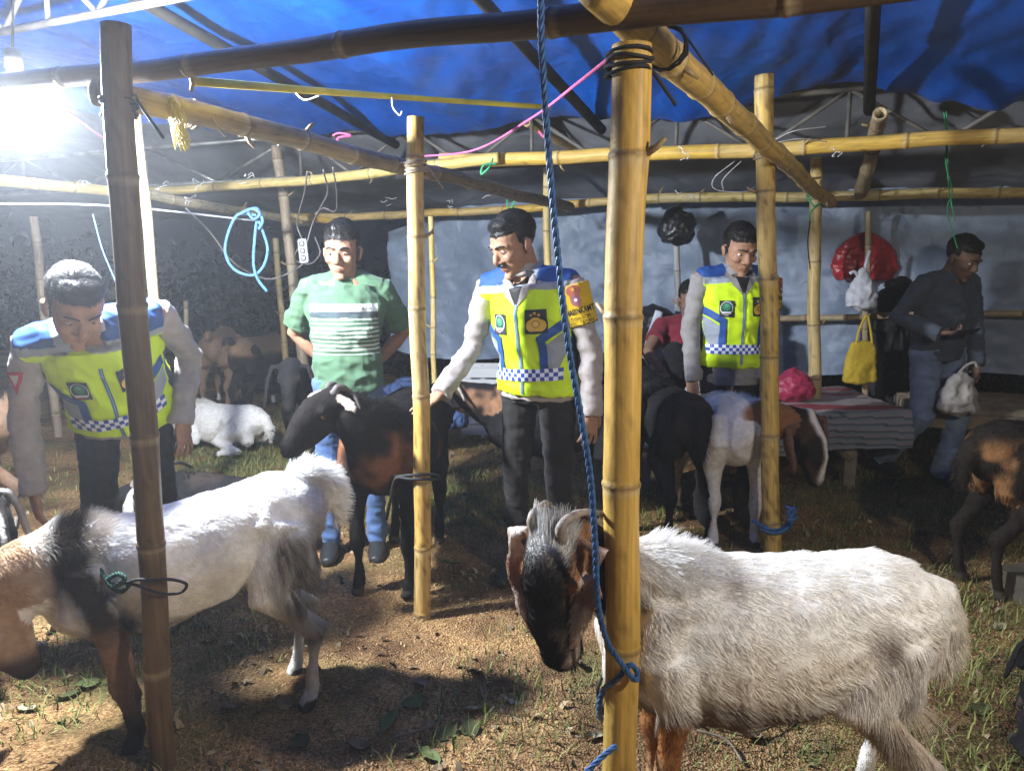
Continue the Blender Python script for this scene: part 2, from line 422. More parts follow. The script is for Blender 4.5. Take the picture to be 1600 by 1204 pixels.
# px, py, kind, turn, label
LEAF = [(608, 1128, 0, 70, 'broad bright green leaf standing up in front of the white goat with shaggy haunches'),
 (668, 1178, 0, 140, 'small green leaf at the bottom edge beneath the broad bright green one'),
 (140, 1070, 0, 30, 'green leaf on the earth near the front legs of the left white goat'),
 (110, 1085, 3, 60, 'dark green leaf beside the left goat muzzle'),
 (45, 1108, 2, 10, 'small white-rimmed leaf lying alone at the lower left'),
 (330, 1005, 1, 20, 'torn brown leaf in the shade beneath the left white goat'),
 (312, 985, 3, 100, 'dull green leaf in the shade beneath the left white goat'),
 (365, 1105, 1, 40, 'brown curled leaf in shadow under the left white goat'),
 (445, 1100, 1, 5, 'dry leaf just left of the left goat hind hoof'),
 (655, 1075, 1, 120, 'dark curled leaf on the yellow grass in the middle'),
 (650, 1100, 0, 10, 'small green leaf behind the broad bright green leaf'),
 (795, 1098, 2, 160, 'pale curled leaf near the front goat beard'),
 (745, 1112, 2, 15, 'pale flat leaf in the middle of the yellow grass'),
 (740, 1055, 1, 60, 'brown leaf in the grass between the two large white goats'),
 (705, 880, 0, 10, 'long pale green leaf at the foot of the blotched pole'),
 (668, 963, 2, 30, 'pale leaf on the brown earth below the blotched pole'),
 (700, 1145, 3, 50, 'dull green leaf at the shadow edge, bottom middle'),
 (735, 1140, 3, 110, 'dull green leaf pair mate near the bottom middle'),
 (930, 1150, 2, 20, 'pale leaf touching the thick front pole'),
 (1175, 1150, 1, 30, 'brown leaf under the belly of the front white goat'),
 (1230, 1120, 1, 80, 'dark leaf beneath the front white goat near its flank'),
 (1195, 1105, 2, 0, 'light dry leaf beneath the front white goat'),
 (725, 770, 2, 60, 'pale leaf on the earth beside the middle officer legs'),
 (712, 735, 2, 100, 'pale leaf at the grass edge beside the blotched pole'),
 (430, 690, 0, 20, 'green leaf in the grass right of the lying white goat'),
 (375, 695, 0, 60, 'green leaf against the lying white goat'),
 (60, 1010, 1, 60, 'brown leaf on the lit sawdust at the left edge'),
 (120, 960, 2, 30, 'pale dry leaf on the lit sawdust below the left goat neck'),
 (85, 985, 1, 100, 'dry brown leaf on the lit sawdust by the muzzle'),
 (420, 905, 2, 20, 'pale dry leaf behind the left white goat belly'),
 (380, 915, 1, 50, 'brown dry leaf behind the left white goat belly'),
 (1530, 1110, 3, 30, 'dull green leaf beside the black goat in the corner'),
 (1560, 985, 2, 10, 'pale leaf in the grass at the right edge'),
 (900, 1040, 1, 90, 'brown leaf under the chin of the front white goat'),
 (560, 1160, 1, 10, 'brown leaf on the lit sawdust patch at the bottom'),
 (470, 1160, 3, 130, 'dull leaf on the sawdust at the bottom left of middle')]
for k, (px, py, mi, a, lab) in enumerate(LEAF):
    p = gnd(px, py); o = link(LK[mi], LMESH[mi, k % 3]); o.location = (p.x, p.y, float(gz(p.x, p.y)[0]) + .006)
    o.rotation_euler = (R(random.uniform(-12, 25)), R(random.uniform(-15, 15)), R(a)); tag(o, lab, 'leaf', 'leaves fallen on the ground')
LEAF_N = len(LEAF)

# ================================================================ TARPS
def sheet(fn, nu, nv, thick=0.0):
    u, v = np.meshgrid(np.linspace(0, 1, nu), np.linspace(0, 1, nv), indexing='ij')
    P = fn(u.ravel(), v.ravel()); i = (np.arange(nu - 1)[:, None] * nv + np.arange(nv - 1)[None, :]).ravel()
    return P, np.stack([i, i + nv, i + nv + 1, i + 1], 1)
def mat_tarp(name, col, dark, rough, wr=6.5, dist=.012, st=.7):
    m, nt, b = new_mat(name); tc = nd(nt, 'ShaderNodeTexCoord')
    n1 = nd(nt, 'ShaderNodeTexNoise', Scale=2.2, Detail=8.0, Roughness=0.65, Distortion=0.6); nt.links.new(tc.outputs['Object'], n1.inputs['Vector'])
    r = nd(nt, 'ShaderNodeValToRGB'); nt.links.new(n1.outputs['Fac'], r.inputs[0]); e = r.color_ramp.elements
    e[0].position = .3; e[1].position = .72; e[0].color = dark + (1,); e[1].color = col + (1,)
    nt.links.new(r.outputs[0], b.inputs['Base Color']); b.inputs['Roughness'].default_value = rough; b.inputs['Specular IOR Level'].default_value = 0.5
    n2 = nd(nt, 'ShaderNodeTexNoise', Scale=wr, Detail=7.0, Roughness=0.6, Distortion=1.2); nt.links.new(tc.outputs['Object'], n2.inputs['Vector'])
    n2.noise_type = 'RIDGED_MULTIFRACTAL'
    bp = nd(nt, 'ShaderNodeBump', Strength=st, Distance=dist); nt.links.new(n2.outputs['Fac'], bp.inputs['Height'])
    wv = nd(nt, 'ShaderNodeTexNoise', Scale=160.0, Detail=2.0); nt.links.new(tc.outputs['Object'], wv.inputs['Vector'])
    b2 = nd(nt, 'ShaderNodeBump', Strength=0.25, Distance=0.002); nt.links.new(wv.outputs['Fac'], b2.inputs['Height']); nt.links.new(bp.outputs[0], b2.inputs['Normal'])
    nt.links.new(b2.outputs[0], b.inputs['Normal']); return m
M['blue_tarp'] = mat_tarp('blue_tarpaulin', (0.006, 0.10, 0.46), (0.003, 0.045, 0.27), 0.34, 5.0, .016, .55)
M['grey_tarp'] = mat_tarp('silver_grey_tarpaulin', (0.27, 0.335, 0.45), (0.17, 0.215, 0.30), 0.5, 8.0, .012, .7)
M['roof_grey'] = mat_tarp('dull_grey_tarpaulin', (0.21, 0.22, 0.245), (0.12, 0.125, 0.14), 0.5, 5.0, .012, .6)
RZ = lambda c: 2.37 + 0.17 * (4.6 - c)                        # roof height along the tent depth
RAFT = [-3.05, -1.55, -.05, 1.15, 2.55, 3.9]                          # rafters (cross positions)
def roof_sag(v):
    d = np.min(np.abs(v[:, None] - np.array(RAFT)[None, :]), axis=1); return -.10 * np.clip(d / .7, 0, 1) ** 1.5
def blue_fn(u, w):
    v = -4.9 + u * 9.9; cfar = np.where(v < -3.85, 3.0 + (v + 4.9) / 1.05 * 1.62, 4.62) + .05 * np.sin(v * 2.3)
    c = -1.5 + w * (cfar + 1.5)
    P = np.outer(c, np.array(UD)) + np.outer(v, np.array(VD)); z = RZ(c) + roof_sag(v)
    Q = np.stack([v * 1.2, c * .5, 0 * v], 1)
    z = z + .03 * fbm(Q, 1.6, 3) + .034 * (1 - np.abs(fbm(np.stack([v * 3 + c * 1.6, c * .5 - v * .4, 0 * v], 1), 1.6, 3))) * sstep(-1.5, 2, c) - .05 * sstep(.93, 1, w) * (1 + np.sin(v * 3.7))
    P[:, 2] = z; return P
V, F = sheet(blue_fn, 260, 200)
tag(link('blue_tarp', make_mesh('blue_tarp', V, F, M['blue_tarp'])), 'crinkled bright blue plastic tarpaulin stretched over the pen as its roof', 'tarp')
def grey_roof_fn(u, w):
    v = -9 + u * 14.5; c = -1.6 + w * 6.4; P = np.outer(c, np.array(UD)) + np.outer(v, np.array(VD))
    P[:, 2] = RZ(c) + .13 + .03 * fbm(np.stack([v, c, 0 * c], 1), 1.5, 3); return P
V, F = sheet(grey_roof_fn, 120, 60)
tag(link('outer_roof_tarp', make_mesh('outer_roof_tarp', V, F, M['roof_grey'])), 'dull grey tarpaulin lying above the blue one and showing past its far edge', 'tarp')
def slope_fn(u, w):
    v = -9 + u * 14.5; c = 4.75 + w * 1.65; P = np.outer(c, np.array(UD)) + np.outer(v, np.array(VD))
    Q = np.stack([v, c, 0 * c], 1); sc = np.abs(np.sin(v * 1.35))
    P[:, 2] = 2.50 - w * .62 - .14 * sc * np.sin(math.pi * w) + .03 * fbm(Q, 3, 3) + .012 * (1 - np.abs(fbm(Q * np.array([1, .4, 1]), 5, 3))); return P
V, F = sheet(slope_fn, 260, 60)
tag(link('eaves_tarp', make_mesh('eaves_tarp', V, F, M['roof_grey'])), 'dark grey tarpaulin sagging down behind the steel truss to the back rail', 'tarp')
def wall_fn(u, w):
    v = -4.1 + u * 9.3; P = np.outer(6.15 + 0 * v, np.array(UD)) + np.outer(v, np.array(VD))
    Q = np.stack([v, w * 1.3, 0 * v], 1); d = .05 * fbm(Q, 2.2, 4) + .03 * (1 - np.abs(fbm(Q, 5, 3))) + .05 * np.exp(-((w - .62) / .05) ** 2) * fbm(Q, 1.5, 1)
    P = P + np.outer(d, np.array(UD)); bot = .62 + .04 * np.sin(v * 2.1) + .05 * (v / 3)
    slant = np.clip((-3.2 - v) / .9, 0, 1); top = 1.95 - slant * .25
    bot = bot + .1 * slant ** 2
    P[:, 2] = top + (bot - top) * w; return P
V, F = sheet(wall_fn, 260, 60)
tag(link('back_wall_tarp', make_mesh('back_wall_tarp', V, F, M['grey_tarp'])), 'crumpled silver grey tarpaulin hung as the back wall behind the benches', 'tarp')

# dark hedge far behind the open left side and behind the wall
def hedge():
    g = np.random.default_rng(5); n = 14000; v = g.uniform(-15, 6.5, n); z = np.abs(g.normal(0, .75, n)); c = 7.9 + g.uniform(0, .9, n) + .25 * fbm(np.stack([v, z, 0 * v], 1), 1.2, 2)
    p = np.outer(c, np.array(UD)) + np.outer(v, np.array(VD)); p[:, 2] = z
    d = g.normal(size=(n, 3)); d /= np.linalg.norm(d, axis=1)[:, None]; e = np.cross(d, g.normal(size=(n, 3))); e /= np.linalg.norm(e, axis=1)[:, None]
    s = g.uniform(.05, .11, n)[:, None]
    V = np.stack([p - d * s, p + e * s * .45, p + d * s, p - e * s * .45], 1).reshape(-1, 3); F = np.arange(n * 4).reshape(-1, 4)
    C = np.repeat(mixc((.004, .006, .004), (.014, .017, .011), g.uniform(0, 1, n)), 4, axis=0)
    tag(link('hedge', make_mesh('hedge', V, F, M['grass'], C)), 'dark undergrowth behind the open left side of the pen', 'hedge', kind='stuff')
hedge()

# ================================================================ BAMBOO
def bamboo(name, label, p0, p1, r, cat='pole', tone=(0.56, 0.40, 0.13), stain=0.5, r1=None, bend=0.0, seed=0, node=0.27, group=None, pale=None):
    """a culm from p0 to p1: swollen rings, hollow sawn end, blotched skin"""
    p0, p1 = np.array(tuple(p0)), np.array(tuple(p1)); L = np.linalg.norm(p1 - p0); g = np.random.default_rng(seed + 100)
    d = (p1 - p0) / L; a = np.array([0, 0, 1.]) if abs(d[2]) < .8 else np.array([1., 0, 0]); s = np.cross(d, a); s /= np.linalg.norm(s); u = np.cross(s, d)
    r1 = r1 if r1 is not None else r * .88
    nodes = []; x = g.uniform(.05, node)
    while x < L: nodes.append(x); x += node * g.uniform(.85, 1.15)
    base = list(np.arange(0, L, .025))
    for q in nodes: base += [q - .014, q - .007, q - .002, q + .003, q + .009, q + .018]
    xs = np.unique(np.clip(np.array(base + [L]), 0, L)); n = 18; ang = np.linspace(0, 2 * math.pi, n, endpoint=False)
    nodes = np.array(nodes); dn = np.abs(xs[:, None] - nodes[None, :]).min(1) if len(nodes) else np.full(len(xs), 9.)
    dn_s = (xs[:, None] - nodes[None, :])[np.arange(len(xs)), np.abs(xs[:, None] - nodes[None, :]).argmin(1)] if len(nodes) else dn
    rad = (r + (r1 - r) * xs / L) * (1 + .085 * np.exp(-(dn / .008) ** 2) - .05 * np.exp(-((dn_s - .009) / .005) ** 2) + .03 * np.exp(-(dn / .05) ** 2))
    ph = g.uniform(0, 6.28, 4)
    off = bend * (4 * (xs / L) * (1 - xs / L)); kink = .005 * np.sin(xs * 4.2 + ph[0]) + .002 * np.sin(xs * 11 + ph[2]); kink2 = .005 * np.sin(xs * 3.1 + ph[1]) + .002 * np.sin(xs * 9 + ph[3])
    ctr = p0[None] + np.outer(xs, d) + np.outer(off + kink, u) + np.outer(kink2, s)
    V = (ctr[:, None] + (np.cos(ang)[None, :, None] * s + np.sin(ang)[None, :, None] * u) * rad[:, None, None])
    V = V + (0.012 * r * perlin(V.reshape(-1, 3) * 25)).reshape(len(xs), n, 1) * 0
    m = len(xs); V = V.reshape(-1, 3)
    i = np.arange(m - 1)[:, None] * n; j = np.arange(n)[None, :]; F = np.stack([i + j, i + (j + 1) % n, i + n + (j + 1) % n, i + n + j], -1).reshape(-1, 4)
    # colour: skin tone, blotches, rings, pale worn side
    X = np.repeat(xs, n); DN = np.repeat(dn, n); DS = np.repeat(dn_s, n); A = np.tile(ang, m)
    Q = np.stack([np.cos(A) * 1.2 + seed * 3.1, np.sin(A) * 1.2, X * 3], 1)
    tone = np.array(tone); C = tone[None] * (1 + .18 * fbm(Q, 1.0, 3))[:, None]
    sec = np.array([np.random.default_rng(seed * 17 + k).uniform(0, 1) for k in range(len(nodes) + 1)]); seg = sec[np.searchsorted(nodes, X)]
    C = mixc(C, np.array(pale if pale is not None else (0.50, 0.42, 0.27)), np.clip(.75 * (seg - .35), 0, .5) + .22 * sstep(0, .8, fbm(Q * np.array([1, 1, .35]), 1.3, 2)))
    blot = fbm(Q * np.array([1.6, 1.6, 3.5]), 1.6, 4, seed); C = mixc(C, np.array((.10, .05, .02)), stain * sstep(.12, .7, blot))
    spk = perlin(Q * np.array([4, 4, 14])); C = mixc(C, np.array((.07, .035, .015)), stain * sstep(.35, .7, spk) * sstep(-.35, .4, blot))
    stk = perlin(np.stack([np.cos(A) * 9 + seed, np.sin(A) * 9, X * 1.2], 1)); C = C * (1 - .30 * sstep(.1, .7, stk) * (.4 + stain))[:, None]
    C = mixc(C, np.array((.12, .07, .03)), .75 * np.exp(-(DN / .006) ** 2)); C = mixc(C, np.array((.55, .47, .3)), .35 * np.exp(-((DS + .012) / .008) ** 2))
    # hollow end at p1 and floor of the hollow
    e = (m - 1) * n; vi = len(V); inner = ctr[-1] + (np.cos(ang)[:, None] * s + np.sin(ang)[:, None] * u) * rad[-1] * .72
    deep = inner - d * min(.12, L * .3); cen = (ctr[-1] - d * min(.12, L * .3))[None]; cen0 = ctr[:1]
    V = np.vstack([V, inner, deep, cen, cen0]); C = np.vstack([C, np.tile((.5, .4, .24), (n, 1)), np.tile((.06, .04, .02), (n + 2, 1))])
    jj = np.arange(n); k1 = (jj + 1) % n
    F2 = np.concatenate([F, np.stack([e + jj, e + k1, vi + k1, vi + jj], 1), np.stack([vi + jj, vi + k1, vi + n + k1, vi + n + jj], 1)])
    T = [(vi + n + a_, vi + n + b_, vi + 2 * n) for a_, b_ in zip(jj, k1)] + [(b_, a_, vi + 2 * n + 1) for a_, b_ in zip(jj, k1)]
    base_n = len(V); extra = []
    for q in nodes:
        if g.uniform() < .45 and .1 < q < L - .1:
            k = int(np.abs(xs - q).argmin()); an = g.uniform(0, 6.28); dr = np.cos(an) * s + np.sin(an) * u; c0 = ctr[k] + dr * rad[k] * .7
            vs, fs = tube([c0, c0 + dr * (rad[k] * .55 + .006) + d * .012, c0 + dr * (rad[k] * .6 + g.uniform(.012, .03)) + d * .028], [.010, .007, .005], 6, cap=.1); extra += [tuple(int(z) + base_n for z in f_) for f_ in fs]; V = np.vstack([V, vs]); C = np.vstack([C, np.tile((.30, .22, .11), (len(vs), 1))]); base_n += len(vs)
    T = T + extra
    org = np.array(p0); zax = Vector(d); rot = zax.to_track_quat('Z', 'Y').to_matrix()
    Vl = (V - org) @ np.array(rot)
    o = link(name, make_mesh(name, Vl, [tuple(f) for f in F2] + T, M['bamboo'], C)); o.location = tuple(org); o.rotation_euler = rot.to_euler()
    tag(o, label, cat, group); return o
def pole(label, px0, py0, px1, py1, Y, r, Y1=None, ground_=True, **kw):
    """upright pole: top pixel, bottom pixel, distance"""
    top = at(px0, py0, Y); b = at(px1, py1, Y1 or Y)
    d = (b - top)
    if ground_: b = top + d * ((-.12 - top.z) / d.z)
    return bamboo('bamboo_pole', label, b, top, r, **kw)
YEL = (0.60, 0.38, 0.07); TAN = (0.50, 0.37, 0.17); BRN = (0.24, 0.15, 0.075); GRY = (0.27, 0.20, 0.14)
GP = 'upright bamboo poles of the goat pen'
pole('thick yellow bamboo pole nearest the camera, standing before the large white goat on the right', 984, 70, 966, 1195, 1.66, .0385, r1=.041, tone=(.58, .36, .075), stain=.40, pale=(.50,.36,.16), seed=1, group=GP, node=.36)
pole('dark backlit bamboo pole tied to the collar of the left white goat', 180, 38, 256, 1180, 2.02, .034, r1=.036, tone=(.13, .08, .035), stain=.8, pale=(.22, .15, .07), seed=2, group=GP, node=.33)  # tone darkened to carry the shade on its camera side
pole('blotched bamboo pole under the outstretched hand of the middle officer', 648, 183, 662, 930, 2.98, .034, r1=.032, tone=(.56, .35, .09), stain=.8, seed=3, group=GP, node=.31)
pole('yellow bamboo pole beside the white goat with brown head, front right of the right officer', 1194, 118, 1207, 860, 3.5, .041, r1=.04, tone=(.56, .37, .09), stain=.8, pale=(.50,.38,.18), seed=4, group=GP, node=.4)
pole('smooth pale bamboo pole between the right officer and the red bag', 1274, 247, 1272, 705, 5.2, .044, tone=(.58, .42, .17), stain=.4, seed=5, group=GP, node=.42)
pole('pale split bamboo pole just behind the dark backlit one, by the bending officer', 213, 178, 268, 770, 3.9, .027, tone=(.46, .35, .17), stain=.5, seed=6, group=GP, pale=(.5, .42, .26))
pole('thin yellow bamboo stake behind the blotched pole', 672, 338, 680, 600, 5.0, .019, tone=(.60, .42, .10), stain=.4, seed=7, group=GP, node=.2)
pole('bamboo pole rising behind the head of the middle officer', 853, 258, 856, 400, 5.55, .028, tone=(.6, .45, .18), stain=.3, seed=8, group=GP)
pole('grey brown bamboo pole leaning behind the man in green', 432, 228, 478, 600, 6.0, .042, tone=GRY, stain=.5, seed=9, group=GP)
pole('slim yellowish bamboo pole beside the tan goats at the back', 431, 372, 452, 640, 7.1, .03, tone=(.42, .30, .12), stain=.5, seed=10, group=GP)
pole('pale stake in the dark at the far left', 52, 338, 68, 480, 6.2, .035, tone=GRY, stain=.4, seed=11, group=GP)
pole('thin grey stake in the dark between the bending officer and the tan goat', 291, 470, 290, 640, 7.0, .022, tone=GRY, stain=.4, seed=12, group=GP)
pole('dim bamboo pole carrying the red and yellow bags by the back wall', 1356, 330, 1352, 610, 5.35, .022, tone=(.36, .27, .16), stain=.4, seed=13, group=GP, Y1=5.35)
GR = 'bamboo rails lashed across the goat pen'
def rail(label, a, b, r, **kw):
    return bamboo('bamboo_rail', label, a, b, r, cat='rail', group=GR, **kw)
CF = 1.585
rail('dark bamboo rail crossing the top from the lamp to the thick front pole', at_c(1560, -45, CF), at_c(-60, 140, CF + .05), .031, tone=(.085, .052, .03), stain=.5, seed=21, pale=(.15,.10,.06), node=.5)  # unlit camera side painted in: tone darker than the bamboo itself
rail('yellow bamboo rail running back from the thick front pole to the pale pole', at(925, -25, 1.55), at(1297, 318, 5.3), .042, r1=.036, tone=(.60, .39, .10), stain=.35, seed=22, pale=(.56,.42,.2), node=.3)
rail('tan bamboo rail running back from the dark backlit pole past the blotched pole', at(150, 140, 2.12), at(890, 324, 5.65), .036, r1=.033, tone=(.29, .21, .10), stain=.6, seed=23, pale=(.36,.28,.16), node=.34)  # shade on this rail is put into its darker tone
rail('long yellow bamboo rail across the middle at head height, right stretch', at_c(690, 250, 4.4), at_c(1680, 205, 4.45), .041, tone=YEL, stain=.25, seed=24, node=.42, bend=-.02)
rail('yellow bamboo rail left stretch, ending under the lamp', at_c(780, 246, 4.32), at_c(200, 300, 4.36), .034, tone=(.62, .46, .14), stain=.2, seed=25, node=.5, bend=-.03)
rail('thin yellow bamboo rail at the left edge below the lamp', at(-40, 280, 4.6), at(225, 302, 5.6), .036, tone=(.62, .46, .14), stain=.2, seed=26)
rail('lower yellow bamboo rail along the top of the back wall', at_c(440, 340, 5.7), at_c(1010, 310, 5.72), .034, tone=YEL, stain=.3, seed=27, node=.36, bend=-.03)
rail('lower bamboo rail along the back wall above the walking man, with torn node stubs', at_c(985, 311, 5.66), at_c(1680, 300, 5.7), .036, tone=(.5, .38, .14), stain=.5, seed=28, node=.3)
rail('tan bamboo rail slanting back on the left behind the blue rope loop', at(205, 300, 4.9), at(480, 348, 7.2), .034, tone=(.42, .34, .2), stain=.4, seed=29)
rail('short yellow bamboo end beside the power strip', at_c(440, 336, 5.6), at_c(530, 346, 5.6), .03, tone=YEL, stain=.2, seed=30)
rail('thin bamboo rail low across the back wall behind the bags', at_c(1215, 497, 6.0), at_c(1660, 488, 6.0), .024, tone=(.36, .27, .15), stain=.4, seed=31)
rail('dim open-ended bamboo pole end sticking out under the truss', at_c(1345, 300, 5.6), at_c(1376, 178, 4.55), .042, tone=(.3, .22, .13), stain=.4, seed=32)
rail('brown bamboo stub pointing out under the truss beside the blue rope', at_c(900, 235, 5.4), at_c(822, 192, 4.7), .03, tone=(.4, .28, .14), stain=.4, seed=33)

# ================================================================ STEEL FRAME
def truss(name, label, A, B, h, n, r, mat, group):
    """two chords joined by posts and slanting webs, all tubes"""
    root = empty(name, tuple(A)); tag(root, label, 'truss', group); A = Vector(A); B = Vector(B); up = Vector((0, 0, h))
    def part(nm, a, b, rr): link(nm, make_mesh(nm, *tube([a - A, b - A], rr, 10, cap=0), mat), root)
    part('chord', A, B, r); part('chord', A + up, B + up, r)
    for k in range(n):
        a = A + (B - A) * (k / n); b = A + (B - A) * ((k + 1) / n); m_ = A + (B - A) * ((k + .5) / n)
        part('post', a, a + up, r * .7); part('web', a + up, m_, r * .7); part('web', m_, b + up, r * .7)
GT = 'steel trusses of the tent frame'
T0 = at_c(470, 262, 4.7); T1 = at_c(1640, 236, 4.7); T0.z = T1.z = (T0.z + T1.z) / 2
truss('roof_truss', 'dull steel truss along the far edge of the blue roof', T0, T1, .30, 5, .017, M['rust'], GT)
T2 = at_c(-250, 320, 4.7); T2.z = T0.z; TE = T0 - (T1 - T0).normalized() * .06
truss('roof_truss', 'pale steel truss in the lamp glow at the far left of the roof', T2, TE, .30, 4, .017, M['steel'], GT)
T3 = at_c(-60, 62, 2.4); T4 = at_c(420, -35, 2.4); T4.z = T3.z
truss('roof_truss', 'steel truss crossing the upper left corner above the lamp', T3, T4, .28, 3, .017, M['rust'], GT)
M['rafter'] = mat_plain('dark_rafter', (0.05, 0.045, 0.04), 0.75, (30, .003), .4, 9)
GF = 'rafters under the blue roof'
RL = ['rafter pole under the blue roof next to the far left edge', 'rafter pole under the lit blue part of the roof', 'dark rafter pole running across the roof to the blue rope', 'rafter pole meeting the top of the yellow pole by the brown-headed goat', 'rafter pole under the dark blue part of the roof at the right', 'rafter pole at the right end of the roof']
for k, v in enumerate(RAFT):
    a, b = tent(v, -1.3, RZ(-1.3) - .09), tent(v, 4.72, RZ(4.72) - .11)
    o = link('rafter', make_mesh('rafter', *tube([a, b], .03, 10, cap=0), M['rafter'])); tag(o, RL[k], 'rafter', GF)
# ================================================================ GOATS
WHITE = (0.92, 0.90, 0.86); CREAM = (0.72, 0.60, 0.45); BLACK = (0.014, 0.012, 0.011); DKBR = (0.045, 0.024, 0.014)
BROWN = (0.16, 0.075, 0.035); TANC = (0.42, 0.27, 0.16); GREYC = (0.20, 0.18, 0.16); PINK = (0.5, 0.28, 0.22)

def fur_curves(name, root, v, f, nrm, col, n, length, rad, lift, comb, seed, mat, droop=0.5, noise_amt=.17, segs=5):
    """length, lift: per-vertex arrays; comb: per-vertex directions"""
    g = np.random.default_rng(seed)
    a = v[f[:, 1]] - v[f[:, 0]]; b = v[f[:, 3]] - v[f[:, 0]]; area = np.linalg.norm(np.cross(a, b), axis=1)
    w = area * (length[f].mean(1) > .001) * (0.35 + np.minimum(length[f].mean(1) / .05, 1.6)); w /= w.sum()
    fi = g.choice(len(f), n, p=w); uu = g.uniform(0, 1, (n, 1)); vv = g.uniform(0, 1, (n, 1))
    def itp(x):
        q = x[f[fi]]; 
        if q.ndim == 2: q = q[..., None]
        return (q[:, 0] * (1 - uu) * (1 - vv) + q[:, 1] * uu * (1 - vv) + q[:, 2] * uu * vv + q[:, 3] * (1 - uu) * vv)
    P = itp(v); N = itp(nrm); N /= np.linalg.norm(N, axis=1)[:, None]; D = itp(comb); L = itp(length); LF = itp(lift); C = itp(col)
    D = D - N * (D * N).sum(1)[:, None]; D /= np.linalg.norm(D, axis=1)[:, None] + 1e-9
    cl = np.stack([fbm(P, 14, 2, 3.1 + seed), fbm(P, 14, 2, 17.7 + seed), fbm(P, 14, 2, 29.1 + seed)], 1)
    D = D + cl * noise_amt * 1.6 + g.normal(size=(n, 3)) * noise_amt * .5; D -= N * (D * N).sum(1)[:, None]; D /= np.linalg.norm(D, axis=1)[:, None] + 1e-9
    L = L * g.uniform(.55, 1.2, (n, 1)); pts = [P - N * .004]; d = N * LF + D * (1 - LF); d /= np.linalg.norm(d, axis=1)[:, None]
    cur = P.copy()
    for k in range(segs - 1):
        pts.append(cur + d * L / (segs - 1)); cur = pts[-1]
        d = d + np.array([0, 0, -1.]) * droop * L * 6 / segs + cl * .12; d /= np.linalg.norm(d, axis=1)[:, None]
    pos = np.stack(pts, 1).reshape(-1, 3).astype(np.float32)
    cu = bpy.data.hair_curves.new(name); cu.add_curves([segs] * n)
    cu.attributes['position'].data.foreach_set('vector', pos.ravel())
    ra = cu.attributes.get('radius') or cu.attributes.new('radius', 'FLOAT', 'POINT')
    prof = np.linspace(1, .25, segs); ra.data.foreach_set('value', (np.tile(prof, n) * np.repeat(rad * g.uniform(.7, 1.2, n), segs)).astype(np.float32))
    ca = cu.attributes.new('Col', 'FLOAT_COLOR', 'CURVE'); cc = np.ones((n, 4), np.float32); cc[:, :3] = np.clip(C * g.uniform(.9, 1.15, (n, 1)), 0, .97)
    ca.data.foreach_set('color', cc.ravel()); cu.materials.append(mat)
    o = bpy.data.objects.new(name, cu); COL.objects.link(o); o.parent = root; return o

